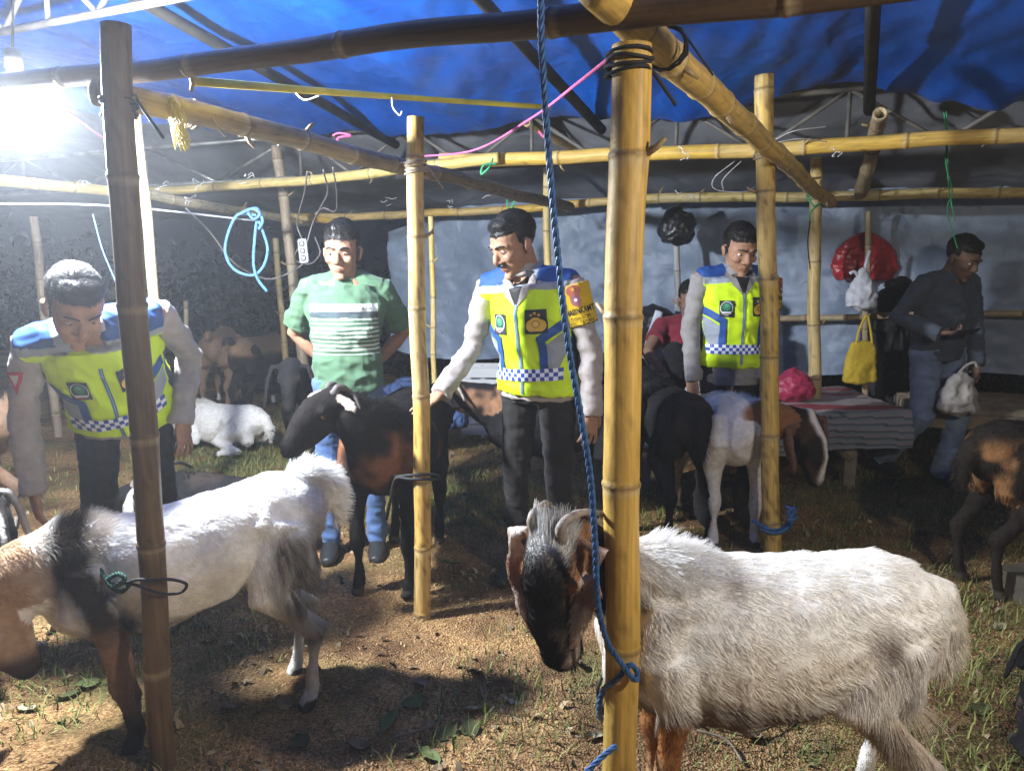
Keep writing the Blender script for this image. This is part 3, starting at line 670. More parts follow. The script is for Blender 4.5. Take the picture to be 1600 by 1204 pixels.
def goat(label, loc, yaw, coat, scale=1.0, poll=(.60, 0, .93), head_dir=(.75, 0, -.65), head_up=None, tilt=0.0, neck_mid=None, legs=None, pose='stand',
         ear=.20, horn=.16, horn_out=.5, fur=None, headscale=1.0, name='goat', collar=None, voxel=.011, tail_up=True, beard=0.0, fat=1.0, horncol='horn', horn_r=1.0, horn_style='back', earspread=.35, neck_r=1.0, deep=1.0, tuft=0.0, skirt=0.0):
    """a long-eared goat facing local +X; one continuous body, with eyes, horns and fur as children"""
    root = empty(name, tuple(loc), yaw); root.scale = (scale,) * 3; root.rotation_euler = (0, tilt, yaw); tag(root, label, 'goat', 'goats tied up in the pen')
    B = Blob(); lie = pose == 'lie'; dz = -.36 if lie else 0.0
    ring = lambda x, z, w, h: ((x, 0, z + dz - h * (deep - 1)), (w * fat, h * deep))
    spine = [ring(-.43, .645, .07, .08), ring(-.39, .645, .105, .115), ring(-.30, .64, .135, .145), ring(-.19, .62, .145, .155), ring(-.06, .595, .16, .175), ring(.09, .585, .165, .185), ring(.21, .60, .145, .185), ring(.31, .61, .115, .165), ring(.385, .615, .085, .12)]
    B.tube([s[0] for s in spine], [s[1] for s in spine], side=(0, 1, 0), n=20, lab='body')
    B.tube([(.30, 0, .745 + dz), (.12, 0, .735 + dz), (-.1, 0, .725 + dz), (-.33, 0, .735 + dz)], [.035, .03, .03, .04], lab='body')   # back line
    for s in (-1, 1):
        B.tube([(.27, s * .10, .68 + dz), (.31, s * .115, .54 + dz)], [(.06), (.06)], lab='body')
        B.tube([(-.22, s * .07, .67 + dz), (-.30, s * .085, .58 + dz), (-.31, s * .09, .47 + dz)], [.075, .085, .06], lab='body')
    # legs
    base = {'fl': [(.27, .105, .56), (.245, .115, .42), (.265, .105, .23), (.255, .105, .075), (.275, .105, .03)],
            'fr': [(.27, -.105, .56), (.245, -.115, .42), (.265, -.105, .23), (.255, -.105, .075), (.275, -.105, .03)],
            'hl': [(-.275, .058, .635), (-.21, .125, .43), (-.375, .11, .27), (-.35, .11, .08), (-.33, .11, .03)],
            'hr': [(-.275, -.058, .635), (-.21, -.125, .43), (-.375, -.11, .27), (-.35, -.11, .08), (-.33, -.11, .03)]}
    if lie:
        for k, s in (('fl', 1), ('fr', -1)): base[k] = [(.27, s * .105, .22), (.20, s * .16, .10), (.40, s * .17, .05), (.30, s * .19, .04), (.25, s * .19, .035)]
        for k, s in (('hl', 1), ('hr', -1)): base[k] = [(-.26, s * .12, .24), (-.10, s * .20, .12), (-.33, s * .23, .05), (-.16, s * .25, .035), (-.12, s * .25, .03)]
    if legs: base.update(legs)
    for k, P in base.items():
        fr = k[0] == 'f'
        rr = [(.085 if fr else .105), (.05 if fr else .068), (.029 if fr else .031), .021, .026]
        P = [np.array(p) for p in P]; pts = [P[0], P[0] * .5 + P[1] * .5, P[1], P[1] * .45 + P[2] * .55, P[2], P[2] * .5 + P[3] * .5, P[3], P[4]]
        r8 = [rr[0], rr[0] * .5 + rr[1] * .5, rr[1], rr[2] * 1.1, rr[2] * 1.12, rr[3] * .92, rr[3] * 1.1, rr[4]]
        B.tube(pts, r8, lab='fleg' if fr else 'hleg', cap=.2)
        B.tube([P[4] + np.array([-.008, 0, .012]), P[4] + np.array([.012, 0, -.028])], [.026, .03], lab='hoof', cap=.1)
    # neck
    pl = Vector(poll) + Vector((0, 0, dz)); sh = Vector((.30, 0, .665 + dz)); nm = Vector(neck_mid) + Vector((0, 0, dz)) if neck_mid else (sh + pl) / 2 + Vector((.015, 0, -.015))
    nr = neck_r
    B.tube([sh + Vector((-.06, 0, -.03)), sh * .6 + nm * .4, nm, nm * .4 + pl * .6, pl], [(.105 * nr, .145 * nr), (.09 * nr, .125 * nr), (.075 * nr, .095 * nr), (.064 * nr, .078 * nr), (.058, .068)], side=(0, 1, 0) if abs((pl - sh).normalized().y) < .8 else (1, 0, 0), lab='neck')
    # head
    hd = Vector(head_dir).normalized(); up0 = Vector(head_up) if head_up else Vector((0, 0, 1)) if abs(hd.z) < .93 else Vector((1, 0, 0)); sd = hd.cross(up0).normalized() * -1; hu = sd.cross(hd).normalized() * -1
    if hu.dot(up0) < 0: hu = -hu
    sd = hu.cross(hd).normalized()                                  # animal's left
    hs = headscale; HM = Matrix((hd, sd, hu)).transposed()          # local: x muzzle, y left, z up
    hp = lambda x, y, z: pl + (hd * x + sd * y + hu * z) * hs
    B.tube([hp(-.035, 0, .0), hp(.03, 0, .012), hp(.09, 0, .022), (hp(.15, 0, .012)), hp(.20, 0, -.012), hp(.245, 0, -.032), hp(.262, 0, -.04)],
           [tuple(q * hs for q in r) for r in ((.055, .06), (.062, .068), (.055, .066), (.043, .056), (.037, .046), (.034, .036), (.024, .026))], side=sd, lab='head', n=16)
    B.tube([hp(.03, 0, -.045), hp(.12, 0, -.05), hp(.20, 0, -.05), hp(.238, 0, -.056)], [tuple(q * hs for q in r) for r in ((.042, .035), (.032, .028), (.024, .018), (.018, .014))], side=sd, lab='head')
    for s in (-1, 1):
        B.ell(hp(.075, s * .05, .03), (.022 * hs,) * 3, lab='head')           # brow over the eye
        B.ell(hp(.243, s * .018, -.022), (.014 * hs,) * 3, lab='head')         # nostril
        e0 = hp(-.005, s * .055, .03); gdown = Vector((0, 0, -1)); out = sd * s
        if ear > .12:
            P = [e0, e0 + (out * .05 + gdown * .015) * hs, e0 + (out * (.06 + earspread * .05) + gdown * ear * .45) * hs, e0 + (out * (.055 + earspread * .1) + gdown * ear * .8 + hd * .02) * hs, e0 + (out * (.055 + earspread * .12) + gdown * ear + hd * .035) * hs]
            B.tube(P, [(.014, .014), (.022, .013), (.036, .012), (.032, .011), (.012, .009)], side=tuple(hd), lab='ear')
        else:
            P = [e0, e0 + out * .05 * hs, e0 + (out * .10 + hd * .01 + gdown * .01) * hs, e0 + (out * .14 + hd * .01 + gdown * .02) * hs]
            B.tube(P, [(.014, .014), (.024, .012), (.026, .011), (.01, .009)], side=tuple(hd), lab='ear')
    # tail
    if tail_up == 'arc': B.tube([(-.36, 0, .725 + dz), (-.425, 0, .74 + dz), (-.475, 0, .71 + dz), (-.49, 0, .63 + dz), (-.48, 0, .56 + dz)], [.05, .048, .043, .034, .012], lab='tail')
    elif tail_up: B.tube([(-.41, 0, .72 + dz), (-.47, 0, .77 + dz), (-.53, 0, .78 + dz), (-.57, 0, .73 + dz)], [.035, .034, .032, .015], lab='tail')
    else: B.tube([(-.38, 0, .70 + dz), (-.445, 0, .675 + dz), (-.478, 0, .59 + dz), (-.475, 0, .49 + dz)], [.045, .045, .04, .014], lab='tail')
    if beard: B.tube([hp(.17, 0, -.06), hp(.17, 0, -.06) + Vector((0, 0, -beard * .6)), hp(.16, 0, -.06) + Vector((0, 0, -beard))], [.022, .018, .006], lab='beard')
    v, f = B.build(voxel / scale ** .0, 4)
    lab = B.labels(v); nrm = vnormals(v, f)
    v = v + nrm * (.006 * fbm(v, 9, 3) + .0025 * fbm(v, 30, 2))[:, None]
    hl = np.array([list((Vector(p) - pl)) for p in v]) @ np.array(HM) / hs if True else None     # head-local coords
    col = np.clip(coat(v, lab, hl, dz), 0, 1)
    col[lab == 'hoof'] = (.06, .05, .04)
    # nose and inner mouth
    t = sstep(.235, .258, hl[:, 0]) * (lab == 'head'); col = col * (1 - t[:, None] * .6)
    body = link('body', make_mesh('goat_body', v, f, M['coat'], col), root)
    # eyes
    for s in (-1, 1):
        c = hp(.082, s * .057, .018); V, F = ellipsoid(c, (.0125 * hs,) * 3, n=12, m=8)
        d = (V - np.array(c)) @ np.array(sd) * s / (.0125 * hs); C = mixc((.25, .14, .03), (.005, .005, .005), sstep(.5, .8, d)); link('eye', make_mesh('eye', V, F, M['eye'], C), root)
    if horn:
        for s in (-1, 1):
            h0 = hp(.0, s * .028, .05)
            if horn_style == 'back': P = [h0, h0 + (hu * .012 - hd * .035 + sd * s * .008) * hs, h0 + (-hu * .03 - hd * .055 + sd * s * horn * .35 * horn_out) * hs, h0 + (-hu * horn * .6 - hd * .055 + sd * s * horn * .8 * horn_out) * hs, h0 + (-hu * horn - hd * .04 + sd * s * horn * 1.25 * horn_out) * hs]
            else: P = [h0, h0 + (hu * .045 - hd * .03 + sd * s * .01) * hs, h0 + (hu * .07 - hd * horn * .5 + sd * s * horn * .3 * horn_out) * hs, h0 + (hu * .06 - hd * horn * .85 + sd * s * horn * .75 * horn_out) * hs, h0 + (hu * .035 - hd * horn * 1.05 + sd * s * horn * 1.2 * horn_out) * hs]
            link('horn', make_mesh('horn', *tube(catmull(P, 5), list(horn_r * np.linspace(.021, .005, 21) * (1 + .07 * np.sin(np.arange(21) * 2.2))), 12), M[horncol]), root)
    if fur:
        n, k, rad = fur[:3]; L = np.full(len(v), .022 * k)
        L[lab == 'head'] = .008 if not tuft else .016; L = L + tuft * np.exp(-((hl[:, 0] + .01) / .022) ** 2) * sstep(.02, .05, hl[:, 2]) * (lab == 'head'); L[lab == 'ear'] = .012 * k; L[lab == 'hoof'] = 0; L[(lab == 'fleg') | (lab == 'hleg')] = .014 * k
        L[(lab == 'neck')] = .026 * k; L[lab == 'tail'] = .055 * k; L[lab == 'beard'] = .05
        mane = np.exp(-((v[:, 0] - .27) / .09) ** 2) * sstep(.66, .78, v[:, 2] - dz) * (np.abs(v[:, 1]) < .10) * ((lab == 'body') | (lab == 'neck')); L = L + .045 * k * mane
        hau = sstep(-.14, -.32, v[:, 0]) * sstep(.74, .40, v[:, 2] - dz) * sstep(.22, .36, v[:, 2] - dz) * (lab != 'tail'); L = L + fur[3] * hau
        L = L + skirt * sstep(.54, .44, v[:, 2] - dz) * (lab == 'body')
        ridge = sstep(.70, .76, v[:, 2] - dz) * (v[:, 0] < .2) * (lab == 'body'); L = L + .012 * k * ridge
        comb = np.tile((-.75, 0, -.55), (len(v), 1)).astype(float); comb[(lab == 'fleg') | (lab == 'hleg')] = (-.15, 0, -1); comb[lab == 'neck'] = (-.55, 0, -.8); comb[hau > .3] = (-.25, 0, -1)
        comb[lab == 'head'] = tuple(-hd * .8 - hu * .2); comb[lab == 'ear'] = (0, 0, -1); comb[lab == 'tail'] = (-.8, 0, -.3) if tail_up == 'arc' else ((-.8, 0, .5) if tail_up else (-.35, 0, -1)); comb[lab == 'beard'] = (0, 0, -1)
        lift = np.full(len(v), .15); lift = lift + .55 * mane; lift[lab == 'tail'] = .55; lift = lift - .08 * hau
        fo = fur_curves('fur', root, v, f, nrm, col, n, L, rad, lift, comb, abs(hash(label)) % 1000 if False else len(label) * 7 % 1000, M['fur'], droop=.9)
    return root, pl, hd, hu, sd
def W2(root, p):                     # local -> world for a goat root (empty)
    return root.matrix_basis @ Vector(p)

# ---- coat patterns: (local vertex, body label, head-local coords, lie offset) -> colour
def nzv(v, s, o=0.0): return fbm(v, s, 3, o)
def coat_left(v, lab, hl, dz):          # white, dark shoulder band, tan neck and head, dark shaggy haunch
    c = np.tile(WHITE, (len(v), 1)).astype(float); n = nzv(v, 6)
    c = mixc(c, CREAM, .25 * sstep(.0, .6, nzv(v, 3, 4.)))
    x, z = v[:, 0], v[:, 2]
    neck = (lab == 'neck') | (lab == 'head') | (lab == 'ear')
    c = mixc(c, (.46, .30, .18), np.where(neck, sstep(.335, .40, x + .05 * n), 0) * 1.)
    c = mixc(c, (.66, .55, .45), np.where(neck, .6 * sstep(.0, .5, n), 0))
    band = np.exp(-((x - .275 + .18 * np.clip(.66 - z, 0, .3) - .035 * n) / (.055 + .05 * np.clip(.72 - z, 0, .3))) ** 2) * sstep(.34, .50, z) * (np.abs(v[:, 1]) > -.1)
    c = mixc(c, (.035, .024, .018), np.clip(band * 1.5, 0, 1) * (lab != 'hleg'))
    leg = (lab == 'fleg'); c = mixc(c, (.30, .18, .11), leg * sstep(.56, .42, z + .05 * n)); c = mixc(c, (.05, .03, .02), leg * sstep(.27, .16, z + .04 * n))
    h = sstep(-.17, -.26, x + .04 * n) * sstep(.66, .54, z + .07 * n) * sstep(-.5, -.33, x + .1 * n) * (lab != 'tail')
    stk = sstep(-.25, .25, fbm(v * np.array([1, 1, .3]), 42, 2, 3.)); c = mixc(c, (.06, .052, .048), h * (.65 + .35 * stk) * sstep(.26, .40, z)); c = mixc(c, (.45, .40, .36), .4 * (1 - stk) * h); hk = (lab == 'hleg') * np.exp(-((z - .25) / .05) ** 2); c = mixc(c, (.04, .03, .025), hk * .9)
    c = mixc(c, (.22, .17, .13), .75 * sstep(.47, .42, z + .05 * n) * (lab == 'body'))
    c = mixc(c, (.07, .045, .03), sstep(.18, .225, hl[:, 0]) * (lab == 'head')); return c
def coat_front(v, lab, hl, dz):         # white body, black face, brown cheeks, tan fore legs and soiled haunch
    c = np.tile(WHITE, (len(v), 1)).astype(float); n = nzv(v, 6); x, z = v[:, 0], v[:, 2]
    c = mixc(c, CREAM, .3 * sstep(0, .6, nzv(v, 3, 4.))); c = mixc(c, (.58, .43, .27), .55 * sstep(-.2, .4, n) * sstep(-.05, -.3, x) * sstep(.68, .5, z))
    sp = lambda cx, cz, r: np.exp(-(((x - cx) / r) ** 2 + ((z - cz) / r) ** 2)) * (lab == 'body')
    c = mixc(c, (.24, .18, .14), .75 * sp(-.24, .60, .035) * 1.2 + .6 * sp(.26, .68, .03) + .55 * sp(.12, .735, .03) + .55 * sp(-.30, .52, .05)); c = mixc(c, (.50, .40, .27), .5 * sstep(-.45, -.5, x))
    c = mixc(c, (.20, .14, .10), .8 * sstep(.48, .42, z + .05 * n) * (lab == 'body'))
    c = mixc(c, (.30, .25, .2), .6 * (lab == 'hleg') * sstep(-.1, .5, nzv(v, 8, 2.)) * sstep(.5, .4, z))
    leg = lab == 'fleg'; c = mixc(c, (.32, .14, .05), leg * sstep(.53, .42, z + .06 * n)); c = mixc(c, (.5, .35, .2), .5 * leg * sstep(.1, .6, n))
    nk = lab == 'neck'; c = mixc(c, (.03, .02, .015), nk * sstep(.34, .40, x + .05 * n)); c = mixc(c, (.16, .08, .04), .6 * nk * sstep(.1, .6, n) * sstep(.36, .42, x))
    hd_ = (lab == 'head') | (lab == 'beard'); c = np.where(hd_[:, None], mixc((.30, .155, .08), BLACK, sstep(.056, .040, np.abs(hl[:, 1]) + .01 * n)), c)
    c = mixc(c, BLACK, hd_ * sstep(.15, .19, hl[:, 0])); c = mixc(c, (.7, .68, .64), hd_ * .95 * np.exp(-((hl[:, 0] - .0) / .032) ** 2) * sstep(.0, .04, hl[:, 2]) * (np.abs(hl[:, 1]) < .05))
    c = mixc(c, (.5, .4, .34), .8 * hd_ * sstep(.0, .3, n) * (hl[:, 1] > .02) * sstep(.16, .24, hl[:, 0])); e = lab == 'ear'; c = np.where(e[:, None], mixc((.30, .17, .11), (.62, .52, .45), sstep(-.2, .4, nzv(v, 12, 3.))), c); return c
def coat_brown(v, lab, hl, dz):         # black with russet flank
    n = nzv(v, 5); x, z = v[:, 0], v[:, 2]; c = np.tile(BLACK, (len(v), 1)).astype(float)
    c = mixc(c, (.085, .038, .022), sstep(-.25, .3, n) * (lab != 'fleg') * (lab != 'hleg') * sstep(.73, .68, z)); c = mixc(c, (.20, .085, .042), .85 * sstep(.1, .5, n) * ((lab == 'body') | (lab == 'neck')) * sstep(.44, .55, z) * sstep(.74, .66, z))
    c = mixc(c, (.3, .24, .2), (lab == 'ear') * .8); c = mixc(c, BLACK, np.exp(-((x - .18 + .02 * n) / .035) ** 2) * (lab == 'body')); return c
def coat_black(v, lab, hl, dz):
    c = np.tile((.016, .015, .016), (len(v), 1)).astype(float); return mixc(c, (.05, .035, .028), .5 * sstep(0, .6, nzv(v, 4)))
def coat_black_white(v, lab, hl, dz):
    c = coat_black(v, lab, hl, dz); return mixc(c, (.55, .52, .5), ((lab == 'ear') * 1. + (lab == 'head') * (np.abs(hl[:, 1]) < .012) * sstep(.1, .2, hl[:, 0])) * .7)
def coat_darkbrown_neck(v, lab, hl, dz):  # black back and chest, brown neck patch
    c = coat_black(v, lab, hl, dz); n = nzv(v, 6); return mixc(c, (.34, .18, .10), (lab == 'neck') * sstep(-.25, .25, n + .1) * sstep(.30, .36, v[:, 0]) * .95)
def coat_pied(v, lab, hl, dz):            # white body, brown neck, dark face with white blaze, black saddle spot
    c = np.tile((.66, .64, .62), (len(v), 1)).astype(float); n = nzv(v, 5); x, z = v[:, 0], v[:, 2]
    c = mixc(c, (.10, .10, .13), .85 * np.exp(-(((x - .02) / .13) ** 2 + ((z - .58) / .14) ** 2)) * (v[:, 1] < .02) * (lab == 'body')); c = mixc(c, (.35, .2, .12), (lab == 'hleg') * .6 * sstep(.5, .38, z)); c = mixc(c, BLACK, np.exp(-(((x - .27) / .05) ** 2 + ((z - .66) / .06) ** 2)) * (lab == 'body'))
    c = mixc(c, (.24, .105, .045), (lab == 'neck') * sstep(.37, .41, x + .03 * n)); c = mixc(c, (.14, .075, .05), (lab == 'ear') * 1.)
    h = lab == 'head'; c = np.where(h[:, None], mixc((.02, .014, .012), (.09, .045, .025), sstep(-.1, .4, n)), c); c = mixc(c, (.66, .62, .58), h * sstep(.022, .004, np.abs(hl[:, 1] + .022 * n)) * (hl[:, 2] > -.01)); return c
def coat_tan(v, lab, hl, dz):
    c = np.tile((.22, .14, .09), (len(v), 1)).astype(float); n = nzv(v, 5); x, z = v[:, 0], v[:, 2]
    c = mixc(c, (.20, .115, .07), sstep(0, .5, n)); c = mixc(c, (.68, .62, .55), sstep(.12, .03, np.abs(x + .06) + .02 * n) * sstep(.60, .50, z + .05 * n) * (lab == 'body')); return mixc(c, (.65, .6, .55), ((lab == 'hleg') | (lab == 'fleg')) * sstep(.16, .10, z) * (n > .0))
def coat_tan_black(v, lab, hl, dz):
    c = np.tile((.02, .017, .015), (len(v), 1)).astype(float); n = nzv(v, 5); c = mixc(c, (.24, .15, .09), (lab == 'body') * sstep(.58, .65, v[:, 2] + .03 * n)); return mixc(c, (.7, .68, .65), ((lab == 'fleg') | (lab == 'hleg')) * sstep(.14, .1, v[:, 2]))
def coat_white(v, lab, hl, dz):
    c = np.tile((.70, .66, .60), (len(v), 1)).astype(float); n = nzv(v, 5); c = mixc(c, (.55, .42, .30), .7 * sstep(-.1, .5, n) * ((lab == 'head') | (lab == 'neck'))); return mixc(c, GREYC, .5 * sstep(.35, .7, n) * (lab == 'body'))
def coat_mottled(v, lab, hl, dz):         # black mane, orange brown patches
    c = np.tile((.022, .017, .014), (len(v), 1)).astype(float); n = nzv(v, 5); c = mixc(c, (.24, .12, .05), sstep(-.05, .3, n) * ((lab == 'body') | (lab == 'fleg') | (lab == 'neck')) * sstep(.74, .66, v[:, 2])); return mixc(c, (.40, .27, .19), (lab == 'fleg') * .7 * sstep(.42, .3, v[:, 2]))

def yawdir(dx, dy): return math.atan2(dy, dx)
GOATS = {}
# large white goat on the left
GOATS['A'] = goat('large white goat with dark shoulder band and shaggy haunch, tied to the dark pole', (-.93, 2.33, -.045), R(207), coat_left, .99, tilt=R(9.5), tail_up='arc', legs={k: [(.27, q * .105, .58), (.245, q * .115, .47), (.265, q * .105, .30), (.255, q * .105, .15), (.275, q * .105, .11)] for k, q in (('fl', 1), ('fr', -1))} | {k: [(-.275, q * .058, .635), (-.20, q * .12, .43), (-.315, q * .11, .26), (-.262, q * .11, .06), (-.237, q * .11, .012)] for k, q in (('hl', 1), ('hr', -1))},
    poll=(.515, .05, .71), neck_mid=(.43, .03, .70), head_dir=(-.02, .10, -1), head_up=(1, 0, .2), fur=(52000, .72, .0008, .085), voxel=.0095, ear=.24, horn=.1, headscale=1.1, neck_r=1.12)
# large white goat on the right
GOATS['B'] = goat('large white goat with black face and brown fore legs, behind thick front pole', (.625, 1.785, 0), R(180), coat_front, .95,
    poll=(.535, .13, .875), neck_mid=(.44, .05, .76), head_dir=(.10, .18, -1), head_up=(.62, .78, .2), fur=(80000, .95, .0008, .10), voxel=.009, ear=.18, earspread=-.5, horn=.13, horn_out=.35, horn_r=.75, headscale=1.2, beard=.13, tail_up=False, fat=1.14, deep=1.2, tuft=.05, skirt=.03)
# brown goat in the middle
GOATS['C'] = goat('black and russet horned goat behind the blotched pole, under the officer hand', (-.53, 3.45, 0), R(264), coat_brown, 1.06, fat=1.22, neck_r=1.2,
    poll=(.42, -.12, .83), neck_mid=(.38, -.05, .76), head_dir=(.62, -.62, -.52), fur=(9000, .5, .0011, .01), voxel=.011, ear=.11, horn=.09, horn_out=.5, horncol='dark_horn', horn_r=.8)
GOATS['D'] = goat('black goat with a brown neck half hidden behind the legs of the middle officer', (.27, 4.05, 0), R(188), coat_darkbrown_neck, 1.0,
    poll=(.62, .02, .77), neck_mid=(.47, 0, .72), head_dir=(.75, .1, -.55), fur=(5000, .5, .0012, .02), voxel=.013, horn=.12)
GOATS['E'] = goat('all black goat seen from behind, beside the right officer before the striped bench', (.86, 4.1, 0), R(97), coat_black, 1.0,
    poll=(.62, .1, .88), head_dir=(.8, .1, -.5), fur=(6000, .7, .0012, .03), voxel=.013, tail_up=False)
GOATS['F'] = goat('white goat with brown neck and white blazed dark face beside the stained pole', (1.11, 4.0, 0), R(-86), coat_pied, 1.0,
    poll=(.42, .25, .68), neck_mid=(.40, .10, .69), head_dir=(.25, .28, -1), head_up=(.9, .35, .3), fur=(12000, .55, .0011, .02), voxel=.011, ear=.17, earspread=-.3, horn=.0, headscale=1.15, tail_up=False)
GOATS['G'] = goat('tan goat with a white belly patch in the dark at the back left', (-2.84, 7.45, 0), R(99), coat_tan, 1.0, fat=.85, poll=(.52, .12, .62), neck_mid=(.45, .05, .66), head_dir=(.5, .1, -.8), fur=(3000, .5, .002, .01), voxel=.016, horn=0)
GOATS['H'] = goat('black goat with a tan back beside the slim yellowish pole at the back', (-2.38, 7.3, 0), R(70), coat_tan_black, .95, poll=(.60, -.05, .72), head_dir=(.6, -.3, -.7), fur=(2500, .5, .002, .01), voxel=.016, horn=.1)
GOATS['I'] = goat('white goat lying in the green grass with its head curled to its side', (-2.22, 5.8, 0), R(160), coat_white, .86, pose='lie', poll=(.42, .26, .62), neck_mid=(.40, .12, .66), head_dir=(-.55, .35, -.55), fur=(9000, .7, .0016, .02), voxel=.014, horn=.08, tail_up=False)
GOATS['J'] = goat('black goat with a thin white band lying behind the back of the left white goat', (-1.42, 3.75, 0), R(165), coat_black_white, .9, pose='lie', poll=(.50, .12, .68), head_dir=(.75, .2, -.5), fur=(4000, .6, .0013, .02), voxel=.014, horn=.1, tail_up=False)
GOATS['K'] = goat('black and orange brown mottled goat cut off by the right edge', (2.40, 3.3, 0), R(12), coat_mottled, .98, tail_up=False, poll=(.58, .0, .90), head_dir=(.8, .1, -.55), fur=(9000, .7, .0012, .03), voxel=.012, horn=.0)
GOATS['L'] = goat('small black goat lying in the bottom right corner', (1.70, 2.12, 0), R(62), coat_black, .62, pose='lie', poll=(.46, .1, .62), head_dir=(.7, .3, -.6), fur=(5000, .7, .0009, .02), voxel=.012, horn=0, tail_up=False)
GOATS['M'] = goat('black goat with long ears peering from behind the leg of the man in green', (-1.24, 4.85, 0), R(275), coat_black, 1.0, poll=(.52, -.06, .84), head_dir=(.55, 0, -.8), fur=(4000, .5, .0014, .02), voxel=.013, horn=0, ear=.22)
GOATS['N'] = goat('tan goat at the left edge, mostly hidden behind the bending officer', (-2.98, 3.75, 0), R(190), lambda v, l, h, d: coat_tan(v, l, h, d) * .85, 1.0, poll=(.5, .1, .6), head_dir=(.6, .1, -.7), fur=(3000, .5, .0016, .02), voxel=.015, horn=0)
GOATS['O'] = goat('black goat with a pale horn at the left edge, behind the tan goat neck', (-2.12, 2.72, 0), R(-30), coat_black_white, .82, poll=(.44, -.02, .78), head_dir=(.8, -.1, -.5), fur=(3000, .5, .0012, .02), voxel=.013, horn=.16, horncol='horn')
